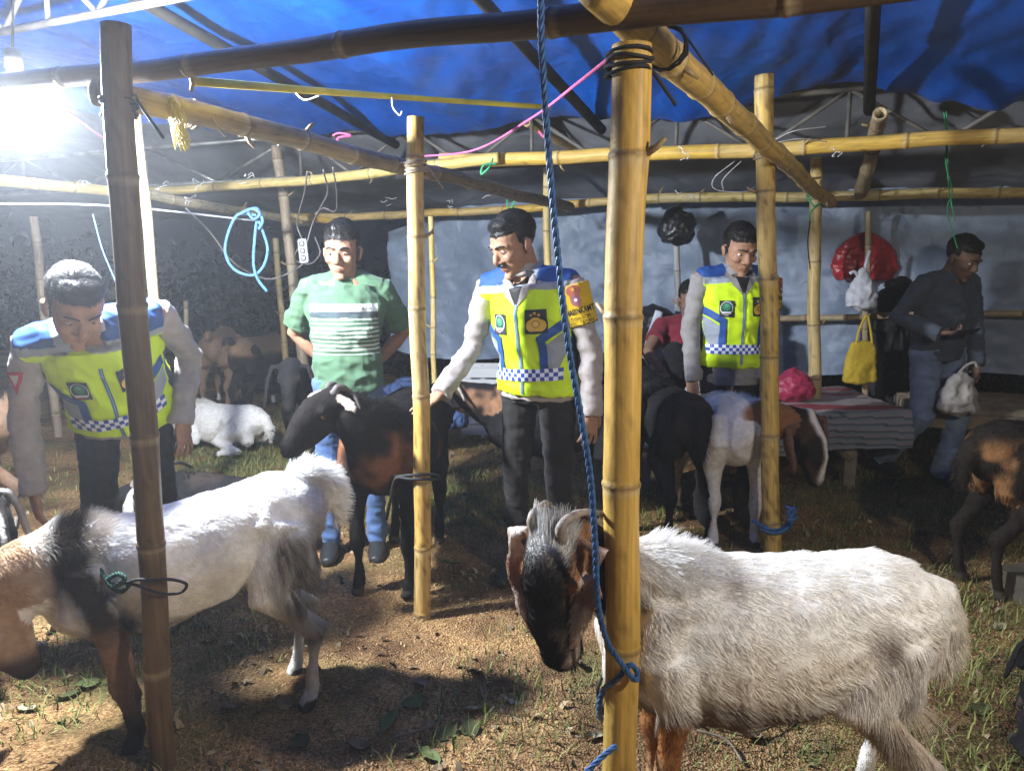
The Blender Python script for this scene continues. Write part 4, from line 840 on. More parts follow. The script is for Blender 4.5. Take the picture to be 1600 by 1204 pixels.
# ================================================================ PEOPLE
SKIN = (0.34, 0.185, 0.115)
def V3(*a): return np.array(a, float)
M['hairfur'] = mat_vcol('hair_strands', .5, None, spec=.25)
class Fig:
    """local frame: faces -Y, left hand on +X, feet on z=0"""
    def __init__(s, label, loc, yaw, skin=SKIN):
        s.root = empty('person', tuple(loc), yaw); tag(s.root, label, 'person'); s.inv = Matrix.Translation(Vector(loc)) @ Matrix.Rotation(yaw, 4, 'Z'); s.mi = s.inv.inverted(); s.skin = skin
        s.J = dict(pelvis=V3(0, 0, .93), waist=V3(0, -.005, 1.06), chest=V3(0, .0, 1.24), upper=V3(0, .015, 1.34), neck=V3(0, .015, 1.415), skull=V3(0, -.005, 1.50),
                   sl=V3(.185, .01, 1.345), sr=V3(-.185, .01, 1.345), el=V3(.245, .04, 1.09), er=V3(-.245, .04, 1.09), wl=V3(.26, -.03, .86), wr=V3(-.26, -.03, .86),
                   hl=V3(.09, 0, .90), hr=V3(-.09, 0, .90), kl=V3(.11, -.01, .49), kr=V3(-.11, -.01, .49), al=V3(.115, .03, .09), ar=V3(-.115, .03, .09))
        s.hyaw, s.hpitch, s.hroll = 0, 0, 0
        s.fd = {'l': V3(.02, -.05, -1), 'r': V3(-.02, -.05, -1)}; s.pn = {'l': V3(-1, 0, 0), 'r': V3(1, 0, 0)}; s.curl = {'l': .35, 'r': .35}; s.splay = {'l': .2, 'r': .2}; s.w = 1.0; s.hs = 1.07
    def loc_of(s, p): return np.array(tuple(s.mi @ Vector(p)))
    def arm(s, side, wrist_world=None, bend=(0, .3, -1), L1=.275, L2=.255):
        S = s.J['s' + side]; W = s.loc_of(wrist_world) if wrist_world is not None else s.J['w' + side]; d = W - S; D = np.linalg.norm(d)
        if D > (L1 + L2) * .99: W = S + d / D * (L1 + L2) * .99; d = W - S; D = np.linalg.norm(d)
        a = (L1 ** 2 - L2 ** 2 + D ** 2) / (2 * D); h = math.sqrt(max(L1 ** 2 - a * a, 0)); u = d / D; b = np.array(bend, float); b -= u * b.dot(u); b /= np.linalg.norm(b)
        s.J['e' + side] = S + u * a + b * h; s.J['w' + side] = W
    def headM(s):
        return (Matrix.Rotation(s.hyaw, 3, 'Z') @ Matrix.Rotation(s.hroll, 3, 'Y') @ Matrix.Rotation(s.hpitch, 3, 'X'))
    def hand(s, B, side, sc=1.0):
        W = s.J['w' + side]; fd = s.fd[side] / np.linalg.norm(s.fd[side]); pn = s.pn[side]; pn = pn - fd * pn.dot(fd); pn /= np.linalg.norm(pn); ac = np.cross(fd, pn)     # across
        th = ac if (side == 'l') else -ac                                  # thumb side
        P = lambda a, b, c: W + (fd * a + th * b + pn * c) * sc
        B.tube([P(-.02, 0, 0), P(.02, .002, 0), P(.055, 0, .002), P(.088, -.002, .003)], [(.024, .020), (.034, .017), (.04, .0155), (.037, .012)], side=ac, lab='hand')
        cu = s.curl[side]; sp = s.splay[side]
        for k, (off, L) in enumerate(((.031, .070), (.0105, .079), (-.0105, .074), (-.030, .058))):
            d = fd + th * (off * sp / .03); d /= np.linalg.norm(d); p = P(.082, off, .002); pts = [P(.05, off * .9, .002), p]; ang = cu * .55
            for m, l in enumerate((.46, .30, .24)):
                dd = d * math.cos(ang) + pn * math.sin(ang); pts.append(pts[-1] + dd * L * l * sc); ang += cu * (.9 if m == 0 else .75)
            B.tube(pts, [.0075, .0082, .0076, .0070, .0055], n=9, lab='hand', cap=.8)
        d1 = fd * .62 + th * .75 + pn * .25; d1 /= np.linalg.norm(d1); d2 = fd * .92 + th * .3 + pn * .35; d2 /= np.linalg.norm(d2)
        a = P(.012, .024, .006); b = a + d1 * .034 * sc; c = b + d2 * .030 * sc; e = c + (d2 * .8 + pn * .3) * .024 * sc
        B.tube([P(.0, .012, .003), a, b, c, e], [.014, .0145, .011, .0098, .007], n=9, lab='hand', cap=.8)
    def body(s, voxel=.005):
        J = s.J; B = Blob(); ax = (J['sl'] - J['sr']); ax /= np.linalg.norm(ax)
        B.tube([J['pelvis'] - V3(0, 0, .06), J['pelvis'], J['waist'], J['chest'], J['upper'], J['neck']], [(.12, .085), (.135, .09), (.125, .09), (.148, .105), (.135, .085), (.06, .06)], side=ax, n=18, lab='torso')
        hm = s.headM(); HC = J['skull']; s.HC = HC; s.hm = hm; H = lambda x, y, z: HC + np.array(tuple(hm @ Vector((x, y, z))))
        B.tube([J['neck'] - V3(0, -.005, .05), J['neck'], H(0, .02, -.03)], [.064, .055, .054], lab='head')
        r3 = hm; i0 = len(B.pr)
        B.ell(H(0, .012, .045), (.072, .092, .080), r3, 'head')
        sd = tuple(hm @ Vector((1, 0, 0)))
        B.tube([H(0, -.020, .055), H(0, -.026, .015), H(0, -.028, -.025), H(0, -.034, -.062), H(0, -.046, -.092)], [(.066, .062), (.067, .064), (.063, .060), (.051, .050), (.030, .032)], side=sd, lab='head', n=18, cap=.5)
        B.tube([H(0, -.082, .020), H(0, -.093, .0), H(0, -.103, -.020), H(0, -.100, -.030)], [.009, .010, .0135, .012], lab='head', n=10)
        for q in (-1, 1):
            B.ell(H(q * .0135, -.090, -.029), (.010, .011, .008), r3, 'head'); B.ell(H(q * .038, -.062, -.018), (.024, .024, .020), r3, 'head')
            B.tube([H(q * .008, -.086, .028), H(q * .030, -.081, .031), H(q * .052, -.062, .024)], [.0095, .0105, .009], lab='head', n=10)
            B.tube([H(q * .071, .006, -.03), H(q * .078, .006, -.010), H(q * .081, .016, .014), H(q * .074, .022, .02)], [(.010, .006), (.016, .007), (.018, .007), (.010, .006)], side=tuple(hm @ Vector((0, 1, 0))), lab='ear', n=10)
        B.tube([H(-.026, -.074, -.056), H(0, -.0875, -.0535), H(.026, -.074, -.056)], [.004, .0062, .004], lab='lip', n=8)
        B.tube([H(-.022, -.074, -.063), H(0, -.0865, -.0655), H(.022, -.074, -.063)], [.004, .0064, .004], lab='lip', n=8)
        B.ell(H(0, -.072, -.095), (.022, .016, .014), r3, 'head')
        for k in range(i0, len(B.pr)): B.pr[k] = (HC + (np.asarray(B.pr[k][0]) - HC) * s.hs, B.pr[k][1])
        for q in ('l', 'r'):
            S, E, W = J['s' + q], J['e' + q], J['w' + q]
            B.tube([J['upper'] * .5 + S * .5, S, S * .65 + E * .35, E, E * .7 + W * .3, W], [.06, .052, .045, .036, .037, .0235], lab='arm'); s.hand(B, q)
            B.tube([J['h' + q], J['h' + q] * .5 + J['k' + q] * .5, J['k' + q], J['k' + q] * .6 + J['a' + q] * .4, J['a' + q]], [.062, .050, .038, .036, .030], lab='leg')
        v, f = B.build(voxel, 3); lab = B.labels(v)
        c = np.tile(s.skin, (len(v), 1)).astype(float); h = (v - HC) @ np.array(hm) / s.hs       # head-local
        lip = sstep(.0235, .018, np.abs(h[:, 0])) * sstep(.010, .006, np.abs(h[:, 2] + .0595)) * (h[:, 1] < -.06); c = mixc(c, np.array(s.skin) * (.92, .66, .64), lip * .7)
        c = mixc(c, np.array(s.skin) * .35, sstep(.020, .016, np.abs(h[:, 0])) * sstep(.0022, .0008, np.abs(h[:, 2] + .0593)) * (h[:, 1] < -.06))
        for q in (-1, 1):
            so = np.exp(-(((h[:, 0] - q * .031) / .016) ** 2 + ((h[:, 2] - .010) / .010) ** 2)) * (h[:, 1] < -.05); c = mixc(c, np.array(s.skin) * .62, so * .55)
        c = c * (1 + .12 * fbm(v, 22, 3))[:, None]
        link('body', make_mesh('person_body', v, f, M['skin'], c), s.root)
        s.H = lambda x, y, z: HC + np.array(tuple(hm @ Vector((x, y, z)))) * s.hs
    def face(s, mustache=False, lids=True):
        H, hm = s.H, s.hm
        for q in (-1, 1):
            c = H(q * .031, -.0725, .0085); V, F = ellipsoid(c, (.0125 * s.hs,) * 3, hm, 14, 10); l = (V - c) @ np.array(hm) / (.0125 * s.hs)
            C = np.tile((.62, .58, .55), (len(V), 1)); C[(l[:, 1] < -.55) & (np.abs(l[:, 0]) < .62)] = (.012, .008, .006)
            if lids: C[l[:, 2] > .05] = np.array(s.skin) * .75
            if lids: C[l[:, 2] < -.55] = np.array(s.skin) * .85
            link('eye', make_mesh('eye', V, F, M['eye'], C), s.root)
            P = [H(q * .012, -.0955, .027), H(q * .03, -.0925, .034), H(q * .05, -.075, .029)]
            link('eyebrow', make_mesh('eyebrow', *tube(catmull(P, 4), [(.003, .0035)] + [(.0045, .004)] * 7 + [(.002, .002)], 8), M['hair']), s.root)
        if mustache:
            B = Blob(); B.tube([H(-.032, -.075, -.050), H(-.015, -.090, -.043), H(0, -.094, -.041), H(.015, -.090, -.043), H(.032, -.075, -.050)], [.003, .0075, .008, .0075, .003], n=8)
            V, F = B.build(.003, 2); link('moustache', make_mesh('moustache', V, F, M['hair']), s.root)
    def hair(s, lift=.0, fringe=0.0, mat='hair', side=.0):
        H, hm = s.H, s.hm; B = Blob(); k = s.hs; B.ell(H(0, .016, .052 + lift * .5), (.0765 * k, .0945 * k, (.082 + lift) * k), hm); B.ell(H(.01 * side, -.028, .096 + lift), (.056 * k, .045 * k, (.028 + fringe) * k), hm)
        v, f = B.build(.005, 2); h = (v - s.HC) @ np.array(hm) / k
        line = np.where(h[:, 1] < -.02, .076 - .35 * np.clip(-.045 - h[:, 1], -.03, .05) - .012 * np.abs(h[:, 0]) / .07, 0) + np.where(h[:, 1] >= -.02, sstep(.03, -.02, h[:, 1]) * .055 - .035 - .035 * sstep(.02, .07, h[:, 1]), 0)
        line = line + .006 * fbm(h, 60, 2)
        below = sstep(line, line - .012, h[:, 2]); cen = V3(0, .012, .03)
        h2 = cen + (h - cen) * (1 - .16 * below)[:, None]
        nn = vnormals(v, f) @ np.array(hm); h2 = h2 + nn * (.0025 * fbm(h * np.array([1, .5, 1]), 30, 3) * (1 - below))[:, None]
        W = s.HC + h2 @ np.array(hm).T * k; ho = link('hair', make_mesh('hair', W, f, M[mat]), s.root)
        cd = np.stack([.25 * np.sign(h[:, 0] + .02) , np.where(h[:, 1] < -.03, -.5 if fringe > .008 else .25, 1.0), -.55 * np.ones(len(h))], 1) @ np.array(hm).T
        L = (.012 + lift * .7) * (1 - below) * (.45 + .55 * sstep(.02, .08, h[:, 2])); L[below > .5] = 0
        fur_curves('strands', ho, W, f, vnormals(W, f), np.tile((.012, .010, .009), (len(W), 1)), 7000, L * 1.3, .0008, np.full(len(W), .14), cd, 5, M['hairfur'], droop=.15, noise_amt=.09, segs=4)
    # ---- clothes
    def garment(s, name, B, colfn, voxel=.0065, mat='cloth', fold=.005, smooth=4, seed=0, foldscale=(9, 9, 16)):
        v, f = B.build(voxel, smooth); n = vnormals(v, f); q = v * np.array(foldscale)
        w = fbm(q, 1.0, 2, seed * 3.3) ; w2 = 1 - 2 * np.abs(fbm(v * np.array([7, 7, 11]) + v[:, [2, 0, 1]] * 6, 1.0, 2, 5 + seed))
        v2 = v + n * (fold * w + fold * .7 * w2)[:, None]
        c = colfn(v2, n); o = link(name, make_mesh(name, v2, f, M[mat], c), s.root); s.last = (v2, f); return o
    def torso_tube(s, B, ex, zlo, top=True, hem=None):
        J = s.J; ax = J['sl'] - J['sr']; ax /= np.linalg.norm(ax); w = s.w
        low = J['pelvis'] + (J['pelvis'] - J['waist']) / np.linalg.norm(J['pelvis'] - J['waist']) * zlo
        P = [low, J['pelvis'], J['waist'], J['chest'] * .5 + J['waist'] * .5 + V3(0, -.004, 0), J['chest'], J['upper'] + V3(0, 0, .0)]; r = [(.165 * w, .118 * w), (.166 * w, .12 * w), (.156 * w, .118 * w), (.166 * w, .124), (.178, .122), (.168, .098)]
        B.tube(P, [(a + ex, b + ex) for a, b in r], side=ax, n=22, lab='torso', cap=.05)
        for q in ('l', 'r'):
            B.tube([J['neck'] + (J['s' + q] - J['neck']) * .18 - V3(0, 0, .034), J['neck'] * .45 + J['s' + q] * .55 - V3(0, 0, .022), J['s' + q] - V3(0, 0, .004)], [.046 + ex, .048 + ex, .047 + ex], lab='torso')
    def sleeve(s, B, q, ex, t=1.0):
        J = s.J; S, E, W = J['s' + q], J['e' + q], J['w' + q]
        if t <= 1: B.tube([J['upper'] * .3 + S * .7, S, S * .6 + E * .4, S + (E - S) * t], [.050 + ex, .051 + ex, .046 + ex, .048 + ex + (.008 if t < .9 else 0)], cap=.05, lab='sleeve')
        else: B.tube([J['upper'] * .3 + S * .7, S, S * .5 + E * .5, E, E * .5 + W * .5, W + (W - E) * .04], [.048 + ex, .050 + ex, .043 + ex, .040 + ex, .038 + ex, .034 + ex], cap=.05, lab='sleeve'); B.tube([W - (W - E) * .16, W - (W - E) * .05, W + (W - E) * .05], [.037 + ex, .039 + ex, .037 + ex], cap=.02, lab='sleeve')
    def trousers(s, col, waist_up=.0, ex=.0, flare=.0, var=.2, name='trousers', fold=.008):
        J = s.J; B = Blob(); ax = J['hl'] - J['hr']; ax /= np.linalg.norm(ax)
        B.tube([J['pelvis'] + (J['waist'] - J['pelvis']) * (.75 + waist_up), J['pelvis'], (J['hl'] + J['hr']) / 2 - V3(0, 0, .05)], [(.148 + ex, .112 + ex), (.165 + ex, .122 + ex), (.15 + ex, .115 + ex)], side=ax, n=20, cap=.2)
        for q in ('l', 'r'):
            B.tube([J['h' + q], J['h' + q] * .6 + J['k' + q] * .4, J['k' + q], J['k' + q] * .5 + J['a' + q] * .5, J['a' + q] + (J['k' + q] - J['a' + q]) * -.03], [.093 + ex, .084 + ex, .068 + ex + flare * .5, .062 + ex + flare * .8, .064 + ex + flare], cap=.05, lab='leg')
        cl = np.array(col)
        s.garment(name, B, lambda v, n: np.clip(cl[None] * (1 + var * fbm(v, 8, 3))[:, None], 0, 1), fold=fold, seed=3)
    def shoes(s, col=(.015, .014, .013)):
        for q in ('l', 'r'):
            A = s.J['a' + q]; K = s.J['k' + q]; B = Blob(); fw = V3(0, -1, 0)
            B.tube([A + V3(0, .05, -.045), A + V3(0, 0, -.035), A + fw * .09 + V3(0, 0, -.05), A + fw * .17 + V3(0, 0, -.06)], [(.036, .04), (.042, .05), (.047, .036), (.032, .024)], side=(1, 0, 0))
            v, f = B.build(.006, 2); v[:, 2] = np.maximum(v[:, 2], A[2] - .09); link('shoe', make_mesh('shoe', v, f, M['black_plastic']), s.root)
    # ---- flat marks laid on a garment
    def decal(s, name, polys, target, org, u, w, d, mats, off=.003, res=.012, cols=None):
        """polys: list of (list of 2D points, colour); org/u/w: plane; d: projection direction onto the garment mesh"""
        v, f = target; bv = BVHTree.FromPolygons([tuple(x) for x in v], [tuple(int(k) for k in q) for q in f]); V = []; F = []; C = []; flat = len(polys) > 14
        u, w, d = [Vector(x).normalized() for x in (u, w, d)]; org = Vector(org)
        for li, (poly, colr) in enumerate(polys):
            bm = bmesh.new(); vs = [bm.verts.new((p[0], p[1], 0)) for p in poly]
            try: bm.faces.new(vs)
            except Exception: bm.free(); continue
            bmesh.ops.triangulate(bm, faces=bm.faces[:])
            for _ in range(5):
                lng = [e for e in bm.edges if e.calc_length() > res]
                if not lng: break
                bmesh.ops.subdivide_edges(bm, edges=lng, cuts=1); bmesh.ops.triangulate(bm, faces=bm.faces[:])
            bm.verts.index_update(); b0 = len(V); last = None
            for x in bm.verts:
                p = org + u * x.co.x + w * x.co.y; hit = bv.ray_cast(p - d * .35, d)
                q = hit[0] if hit[0] is not None else (last if last is not None else p); last = q
                V.append(tuple(q - d * (off + (0 if flat else li * .0005)))); C.append(colr)
            for fc in bm.faces: F.append(tuple(b0 + x.index for x in fc.verts))
            bm.free()
        return link(name, make_mesh(name, V, F, M['print'], np.array(C)), s.root)
def rect(x, y, w, h): return [(x - w/2, y - h/2), (x + w/2, y - h/2), (x + w/2, y + h/2), (x - w/2, y + h/2)]
def disc(x, y, r, n=20, sx=1.0, sy=1.0): return [(x + math.cos(a) * r * sx, y + math.sin(a) * r * sy) for a in np.linspace(0, 2 * math.pi, n, endpoint=False)]
def star(x, y, r): return [(x + math.sin(k * math.pi / 5) * (r if k % 2 == 0 else r * .42), y + math.cos(k * math.pi / 5) * (r if k % 2 == 0 else r * .42)) for k in range(10)]
def glyphs(text, size, font_stretch=1.0, bold=False):
    """letters of a word as flat polygons (list of triangles), centred"""
    cu = bpy.data.curves.new('lettering', 'FONT'); cu.body = text; cu.size = size; cu.align_x = 'CENTER'; cu.align_y = 'CENTER'; cu.resolution_u = 2
    if bold: cu.offset = size * .022
    o = bpy.data.objects.new('lettering', cu); COL.objects.link(o); dg = bpy.context.evaluated_depsgraph_get(); dg.update(); me = bpy.data.meshes.new_from_object(o.evaluated_get(dg))
    me.calc_loop_triangles(); P = [(v.co.x * font_stretch, v.co.y) for v in me.vertices]; out = [[P[k] for k in t.vertices] for t in me.loop_triangles]
    bpy.data.objects.remove(o); bpy.data.curves.remove(cu); bpy.data.meshes.remove(me); return out

LIME = (0.56, 0.78, 0.01); VBLUE = (0.018, 0.07, 0.26); VGREY = (0.27, 0.30, 0.34); NAVY = (0.02, 0.03, 0.07); UNI = (0.34, 0.30, 0.285)
def vest_colour(fig):
    J = fig.J; o = J['pelvis']; up = J['upper'] - J['pelvis']; Hh = np.linalg.norm(up); up /= Hh; ax = J['sl'] - J['sr']; ax /= np.linalg.norm(ax); fr = np.cross(up, ax) * 1.0
    if fr[1] > 0: fr = -fr
    fig.vax = (o, ax, up, fr)
    def fn(v, n):
        p = v - o; x = p @ ax; z = p @ up; y = p @ fr; c = np.tile(LIME, (len(v), 1)).astype(float); top = Hh
        sh = z - (top - .105 + .30 * np.clip(.17 - np.abs(x), 0, .17) * 0) ; edge = top - .085 + .22 * np.abs(x) * 0
        c[z > top - .016 + .12 * np.clip(.12 - np.abs(x), 0, .12)] = VGREY
        c[(z > top + .016 + .18 * np.clip(.12 - np.abs(x), 0, .12)) & (np.abs(x) > .07)] = VBLUE
        c[(np.abs(y) < .035) & (np.abs(x) > .12) & (z < top - .12)] = NAVY
        c[z < .04] = LIME; c[z < -.075] = np.array(LIME) * .9
        return c * (1 + .05 * fbm(v, 12, 2))[:, None]
    return fn
def band(fig, z0=.0, rows=3, sq=.0165, width=.33):
    o, ax, up, fr = fig.vax; polys = []; n = int(width / sq); BL = (.03, .07, .33); WH = (.72, .74, .78)
    for i in range(n):
        for j in range(rows): 
            polys.append((rect((i - n / 2 + .5) * sq, z0 + (j - rows / 2 + .5) * sq, sq, sq), BL if (i + j) % 2 else WH))
    polys = [(p, c) for p, c in polys]
    vt = fig.vestgeo; V = []; 
    ob = fig.decal('checker_band', polys, vt, o, ax, up, -fr, None, off=.0075, res=.03); 
    return ob
def badge_emblem(fig, x, z):
    o, ax, up, fr = fig.vax; BK = (.02, .022, .03); GD = (.62, .38, .05)
    P = [(rect(x, z, .088, .098), BK), (disc(x - .018, z - .016, .021, sy=1.15), GD), (disc(x + .018, z - .016, .021, sy=1.15), GD), (disc(x, z - .006, .024), GD), (rect(x, z - .034, .05, .01), GD), (disc(x, z - .01, .015), (.30, .17, .02)), (disc(x, z - .01, .011), (.70, .46, .08)),
         (star(x, z + .034, .009), GD), (star(x - .016, z + .027, .008), GD), (star(x + .016, z + .027, .008), GD)]
    fig.decal('gold_emblem_patch', P, fig.vestgeo, o, ax, up, -fr, None, off=.0065)
def badge_green(fig, x, z):
    o, ax, up, fr = fig.vax; BK = (.02, .022, .03)
    P = [(rect(x, z, .066, .084), BK), (disc(x, z + .002, .030, sy=1.2), (.55, .6, .58)), (disc(x, z + .002, .027, sy=1.2), (.02, .05, .045)), (disc(x, z + .010, .019), (.04, .20, .11)), (disc(x, z + .016, .009), (.10, .32, .18)), (rect(x, z - .019, .042, .009), (.62, .64, .64)), (rect(x, z - .028, .03, .004), (.4, .1, .08))]
    fig.decal('round_emblem_patch', P, fig.vestgeo, o, ax, up, -fr, None, off=.0065)
def officer_clothes(fig, armband=True, hem=.06, tab=True, shirt=UNI, trousers=(.016, .014, .014), belly=1.0):
    fig.w = belly
    B = Blob(); fig.torso_tube(B, .002, hem); fig.sleeve(B, 'l', .006, 2); fig.sleeve(B, 'r', .006, 2)
    J = fig.J; B.tube([J['neck'] - V3(0, 0, .045), J['neck'] + V3(0, .004, .005)], [.082, .066], cap=.05)
    fig.garment('uniform_shirt', B, lambda v, n: np.array(shirt)[None] * (1 + .06 * fbm(v, 10, 2))[:, None], voxel=.0065, fold=.008, seed=1); fig.shirtgeo = fig.last
    B = Blob(); fig.torso_tube(B, .019, .035)
    fig.garment('hi_vis_vest', B, vest_colour(fig), voxel=.005, mat='vest', fold=.0085, seed=2, foldscale=(6, 6, 10)); fig.vestgeo = fig.last
    fig.trousers(trousers, ex=-.012); fig.shoes()
    o, ax, up, fr = fig.vax; Hh = np.linalg.norm(J['upper'] - J['pelvis']); t = Hh - .225
    fig.decal('zip', [(rect(0, (Hh - .05) / 2 - .02, .013, Hh - .04), (.05, .16, .30)), (rect(0, (Hh - .05) / 2 - .02, .004, Hh - .04), (.25, .30, .34))], fig.vestgeo, o, ax, up, -fr, None, off=.0045, res=.011)
    for q in (-1, 1):
        g = lambda *pts: [(q * px, py) for px, py in (pts if q > 0 else pts[::-1])]
        fig.decal('grey_panel', [(g((.116, .062), (.145, .062), (.185, t - .03), (.185, t + .045), (.116, t - .01)), VGREY)], fig.vestgeo, o, ax, up, -fr, None, off=.0055, res=.011)
        fig.decal('blue_stripe', [(g((.086, .062), (.117, .062), (.117, t + .005), (.19, t + .055), (.19, t + .098), (.086, t + .025)), VBLUE)], fig.vestgeo, o, ax, up, -fr, None, off=.0062, res=.011)
    band(fig, .055)
    badge_emblem(fig, .088, Hh - .135); badge_green(fig, -.088, Hh - .145)
    if tab:
        fig.decal('neck_opening', [([(-.052, Hh + .055), (-.012, Hh - .07), (0, Hh - .085), (.012, Hh - .07), (.052, Hh + .055)], (.012, .011, .011))], fig.vestgeo, o, ax, up, -fr, None, off=.003)
        for q in (-1, 1):
            g = lambda *pts: [(q * px, py) for px, py in (pts if q > 0 else pts[::-1])]
            fig.decal('collar', [(g((.004, Hh - .075), (.050, Hh - .030), (.082, Hh + .03), (.062, Hh + .055), (.034, Hh + .01)), tuple(np.array(shirt) * .95))], fig.vestgeo, o, ax, up, -fr, None, off=.006)
    t = J['neck'] + V3(.060, -.066, -.030)
    if tab: link('rank_tab', make_mesh('rank_tab', *box(t, (.03, .006, .024), Matrix.Rotation(.35, 3, 'Z')), M['black_plastic'], smooth=False), fig.root)
    if armband:
        S, E = J['sl'], J['el']; B = Blob(); B.tube([S + (E - S) * -.02, S + (E - S) * .3, S + (E - S) * .60], [.070, .066, .064], cap=.02)
        v, f = B.build(.005, 2); keep = v; d = E - S; d /= np.linalg.norm(d); t_ = (v - S) @ d / np.linalg.norm(E - S)
        c = np.tile((.62, .40, .012), (len(v), 1)); c[t_ > .585] = (.02, .02, .02); c[t_ < .0] = (.5, .36, .08)
        link('armband', make_mesh('armband', v, f, M['cloth'], c), fig.root); geo = (v, f)
        out = np.cross(d, np.array([0, 1., 0])); out = out if out[0] > 0 else -out
        fig.armdec = (geo, S, E, d)
def armband_print(fig, view, lines=('BHABINKAMTI', 'DESA. SOM', 'KEC. TAMAN'), tilt=.0):
    """view: local direction the printed side of the sleeve faces"""
    geo, S, E, d = fig.armdec; vw = np.array(view, float); vw -= d * vw.dot(d); vw /= np.linalg.norm(vw); ac = np.cross(-d, vw); 
    P = []; L = np.linalg.norm(E - S); up = -d; K = (.015, .012, .01); yc = -.03
    for t, sz, y, bold in ((lines[0], .034, -.105, True), (lines[1], .021, -.133, False), (lines[2], .021, -.152, False)):
        sx = .62 if bold else .80
        for tri in glyphs(t, sz, sx, bold): P.append(([(a, b + y) for a, b in tri], K))
    fig.decal('lettering', P, geo, S, ac * -1 if False else ac, up, -vw, None, off=.0035, res=.02)
    E1 = [(disc(0, -.02, .030, sy=.75), (.35, .10, .06)), (rect(0, -.035, .042, .04), (.32, .09, .055)), (disc(0, -.06, .021, sy=1.15), (.24, .09, .12)), (disc(0, -.058, .007), (.75, .7, .65)), (star(0, -.015, .011), (.55, .3, .08))]
    fig.decal('sleeve_emblem', E1, geo, S, ac, up, -vw, None, off=.0035)

# ---- officer in the middle, stroking the brown goat
o3 = at(842, 500, 3.28); F3 = Fig('officer in lime vest with yellow armband looking down, his hand on the brown goat back', (o3.x, 3.28, 0), R(-32))
for k, dv in dict(chest=V3(-.015, -.02, 0), upper=V3(-.03, -.04, 0), neck=V3(-.045, -.055, .01), skull=V3(-.06, -.095, .005), sl=V3(-.01, -.04, .0), sr=V3(-.05, -.055, -.02)).items(): F3.J[k] = F3.J[k] + dv
F3.hyaw, F3.hpitch, F3.hroll = R(-24), R(24), R(0)
F3.arm('r', at(690, 612, 3.22), bend=(-.2, .4, -.6)); F3.fd['r'] = F3.loc_of(at(640, 648, 3.12)) - F3.J['wr']; F3.pn['r'] = V3(0, .1, -1); F3.curl['r'] = .12; F3.splay['r'] = .25
F3.arm('l', at(926, 655, 3.12), bend=(.6, .5, 0)); F3.fd['l'] = V3(-.05, -.05, -1); F3.pn['l'] = V3(-.8, .5, 0)
F3.body(); F3.face(mustache=True); F3.hair(lift=.003, fringe=.0); officer_clothes(F3, belly=1.03); armband_print(F3, (.42, -.9, 0))
# ---- officer at the right
o4 = at(1146, 500, 4.1); F4 = Fig('officer in lime vest standing behind the white goat with brown neck, head bowed', (o4.x, 4.1, 0), R(4))
for k, dv in dict(skull=V3(.0, -.04, -.005), neck=V3(0, -.012, 0)).items(): F4.J[k] = F4.J[k] + dv
F4.hyaw, F4.hpitch = R(6), R(20)
F4.arm('r', at(1084, 592, 4.0), bend=(-.8, .5, 0)); F4.arm('l', at(1192, 590, 4.0), bend=(.8, .5, 0)); F4.pn['r'] = V3(.8, .5, 0); F4.pn['l'] = V3(-.8, .5, 0)
F4.body(); F4.face(); F4.hair(lift=.004, fringe=.002); officer_clothes(F4, shirt=(.25, .235, .225), hem=.13); armband_print(F4, (.62, -.78, 0))
# ---- officer bending at the left
o1 = at(170, 640, 2.78); F1 = Fig('officer in lime vest leaning forward over the white goat at the left, face in shadow', (o1.x, 2.88, -.03), R(14))
for k, dv in dict(waist=V3(-.0, -.05, -.03), chest=V3(-.015, -.15, -.075), upper=V3(-.02, -.22, -.105), neck=V3(-.025, -.28, -.13), skull=V3(-.03, -.375, -.175), sl=V3(-.0, -.20, -.055), sr=V3(-.045, -.22, -.15)).items(): F1.J[k] = F1.J[k] + dv
F1.hyaw, F1.hpitch = R(30), R(36)
F1.arm('r', at(52, 770, 2.66), bend=(-.7, .5, 0)); F1.fd['r'] = V3(.06, -.1, -1); F1.arm('l', at(283, 655, 2.88), bend=(.35, 1, 0)); F1.fd['l'] = V3(.12, -.1, -1); F1.pn['l'] = V3(-.8, .5, 0); F1.pn['r'] = V3(.8, .5, 0)
F1.body(); F1.face(); F1.hair(lift=.004); officer_clothes(F1, armband=False, belly=1.06, tab=False)
J = F1.J; vw = V3(-.35, -.95, 0); ac = np.cross(V3(0, 0, 1), -vw); ac /= np.linalg.norm(ac); S = J['sr'] + (J['er'] - J['sr']) * .42
F1.decal('sleeve_patch', [([(-.036, .02), (.036, .02), (.0, -.06)], (.42, .03, .05)), ([(-.018, .008), (.018, .008), (.0, -.03)], (.6, .55, .55))], F1.shirtgeo, S, -ac, V3(0, 0, 1), -vw, None, off=.004)
# ---- man in green
o2 = at(541, 500, 3.66); F2 = Fig('man in a green t-shirt with white stripes and blue jeans, hands behind his back', (o2.x, 3.66, -.02), R(6), skin=(.33, .18, .115))
F2.hyaw, F2.hpitch = R(-8), R(8); F2.J['skull'] = F2.J['skull'] + V3(-.005, -.012, 0)
F2.J['sl'] = V3(.168, .01, 1.335); F2.J['sr'] = V3(-.168, .01, 1.335); F2.J['wl'] = V3(.10, .19, .93); F2.J['wr'] = V3(-.10, .19, .93); F2.arm('l', None, bend=(1, .25, 0)); F2.arm('r', None, bend=(-1, .25, 0)); F2.fd['l'] = V3(-.6, .1, -.6); F2.fd['r'] = V3(.6, .1, -.6); F2.pn['l'] = V3(0, 1, .2); F2.pn['r'] = V3(0, 1, .2)
F2.body(); F2.face(); F2.hair(lift=.010, fringe=.010)
GRN = (.075, .145, .085)
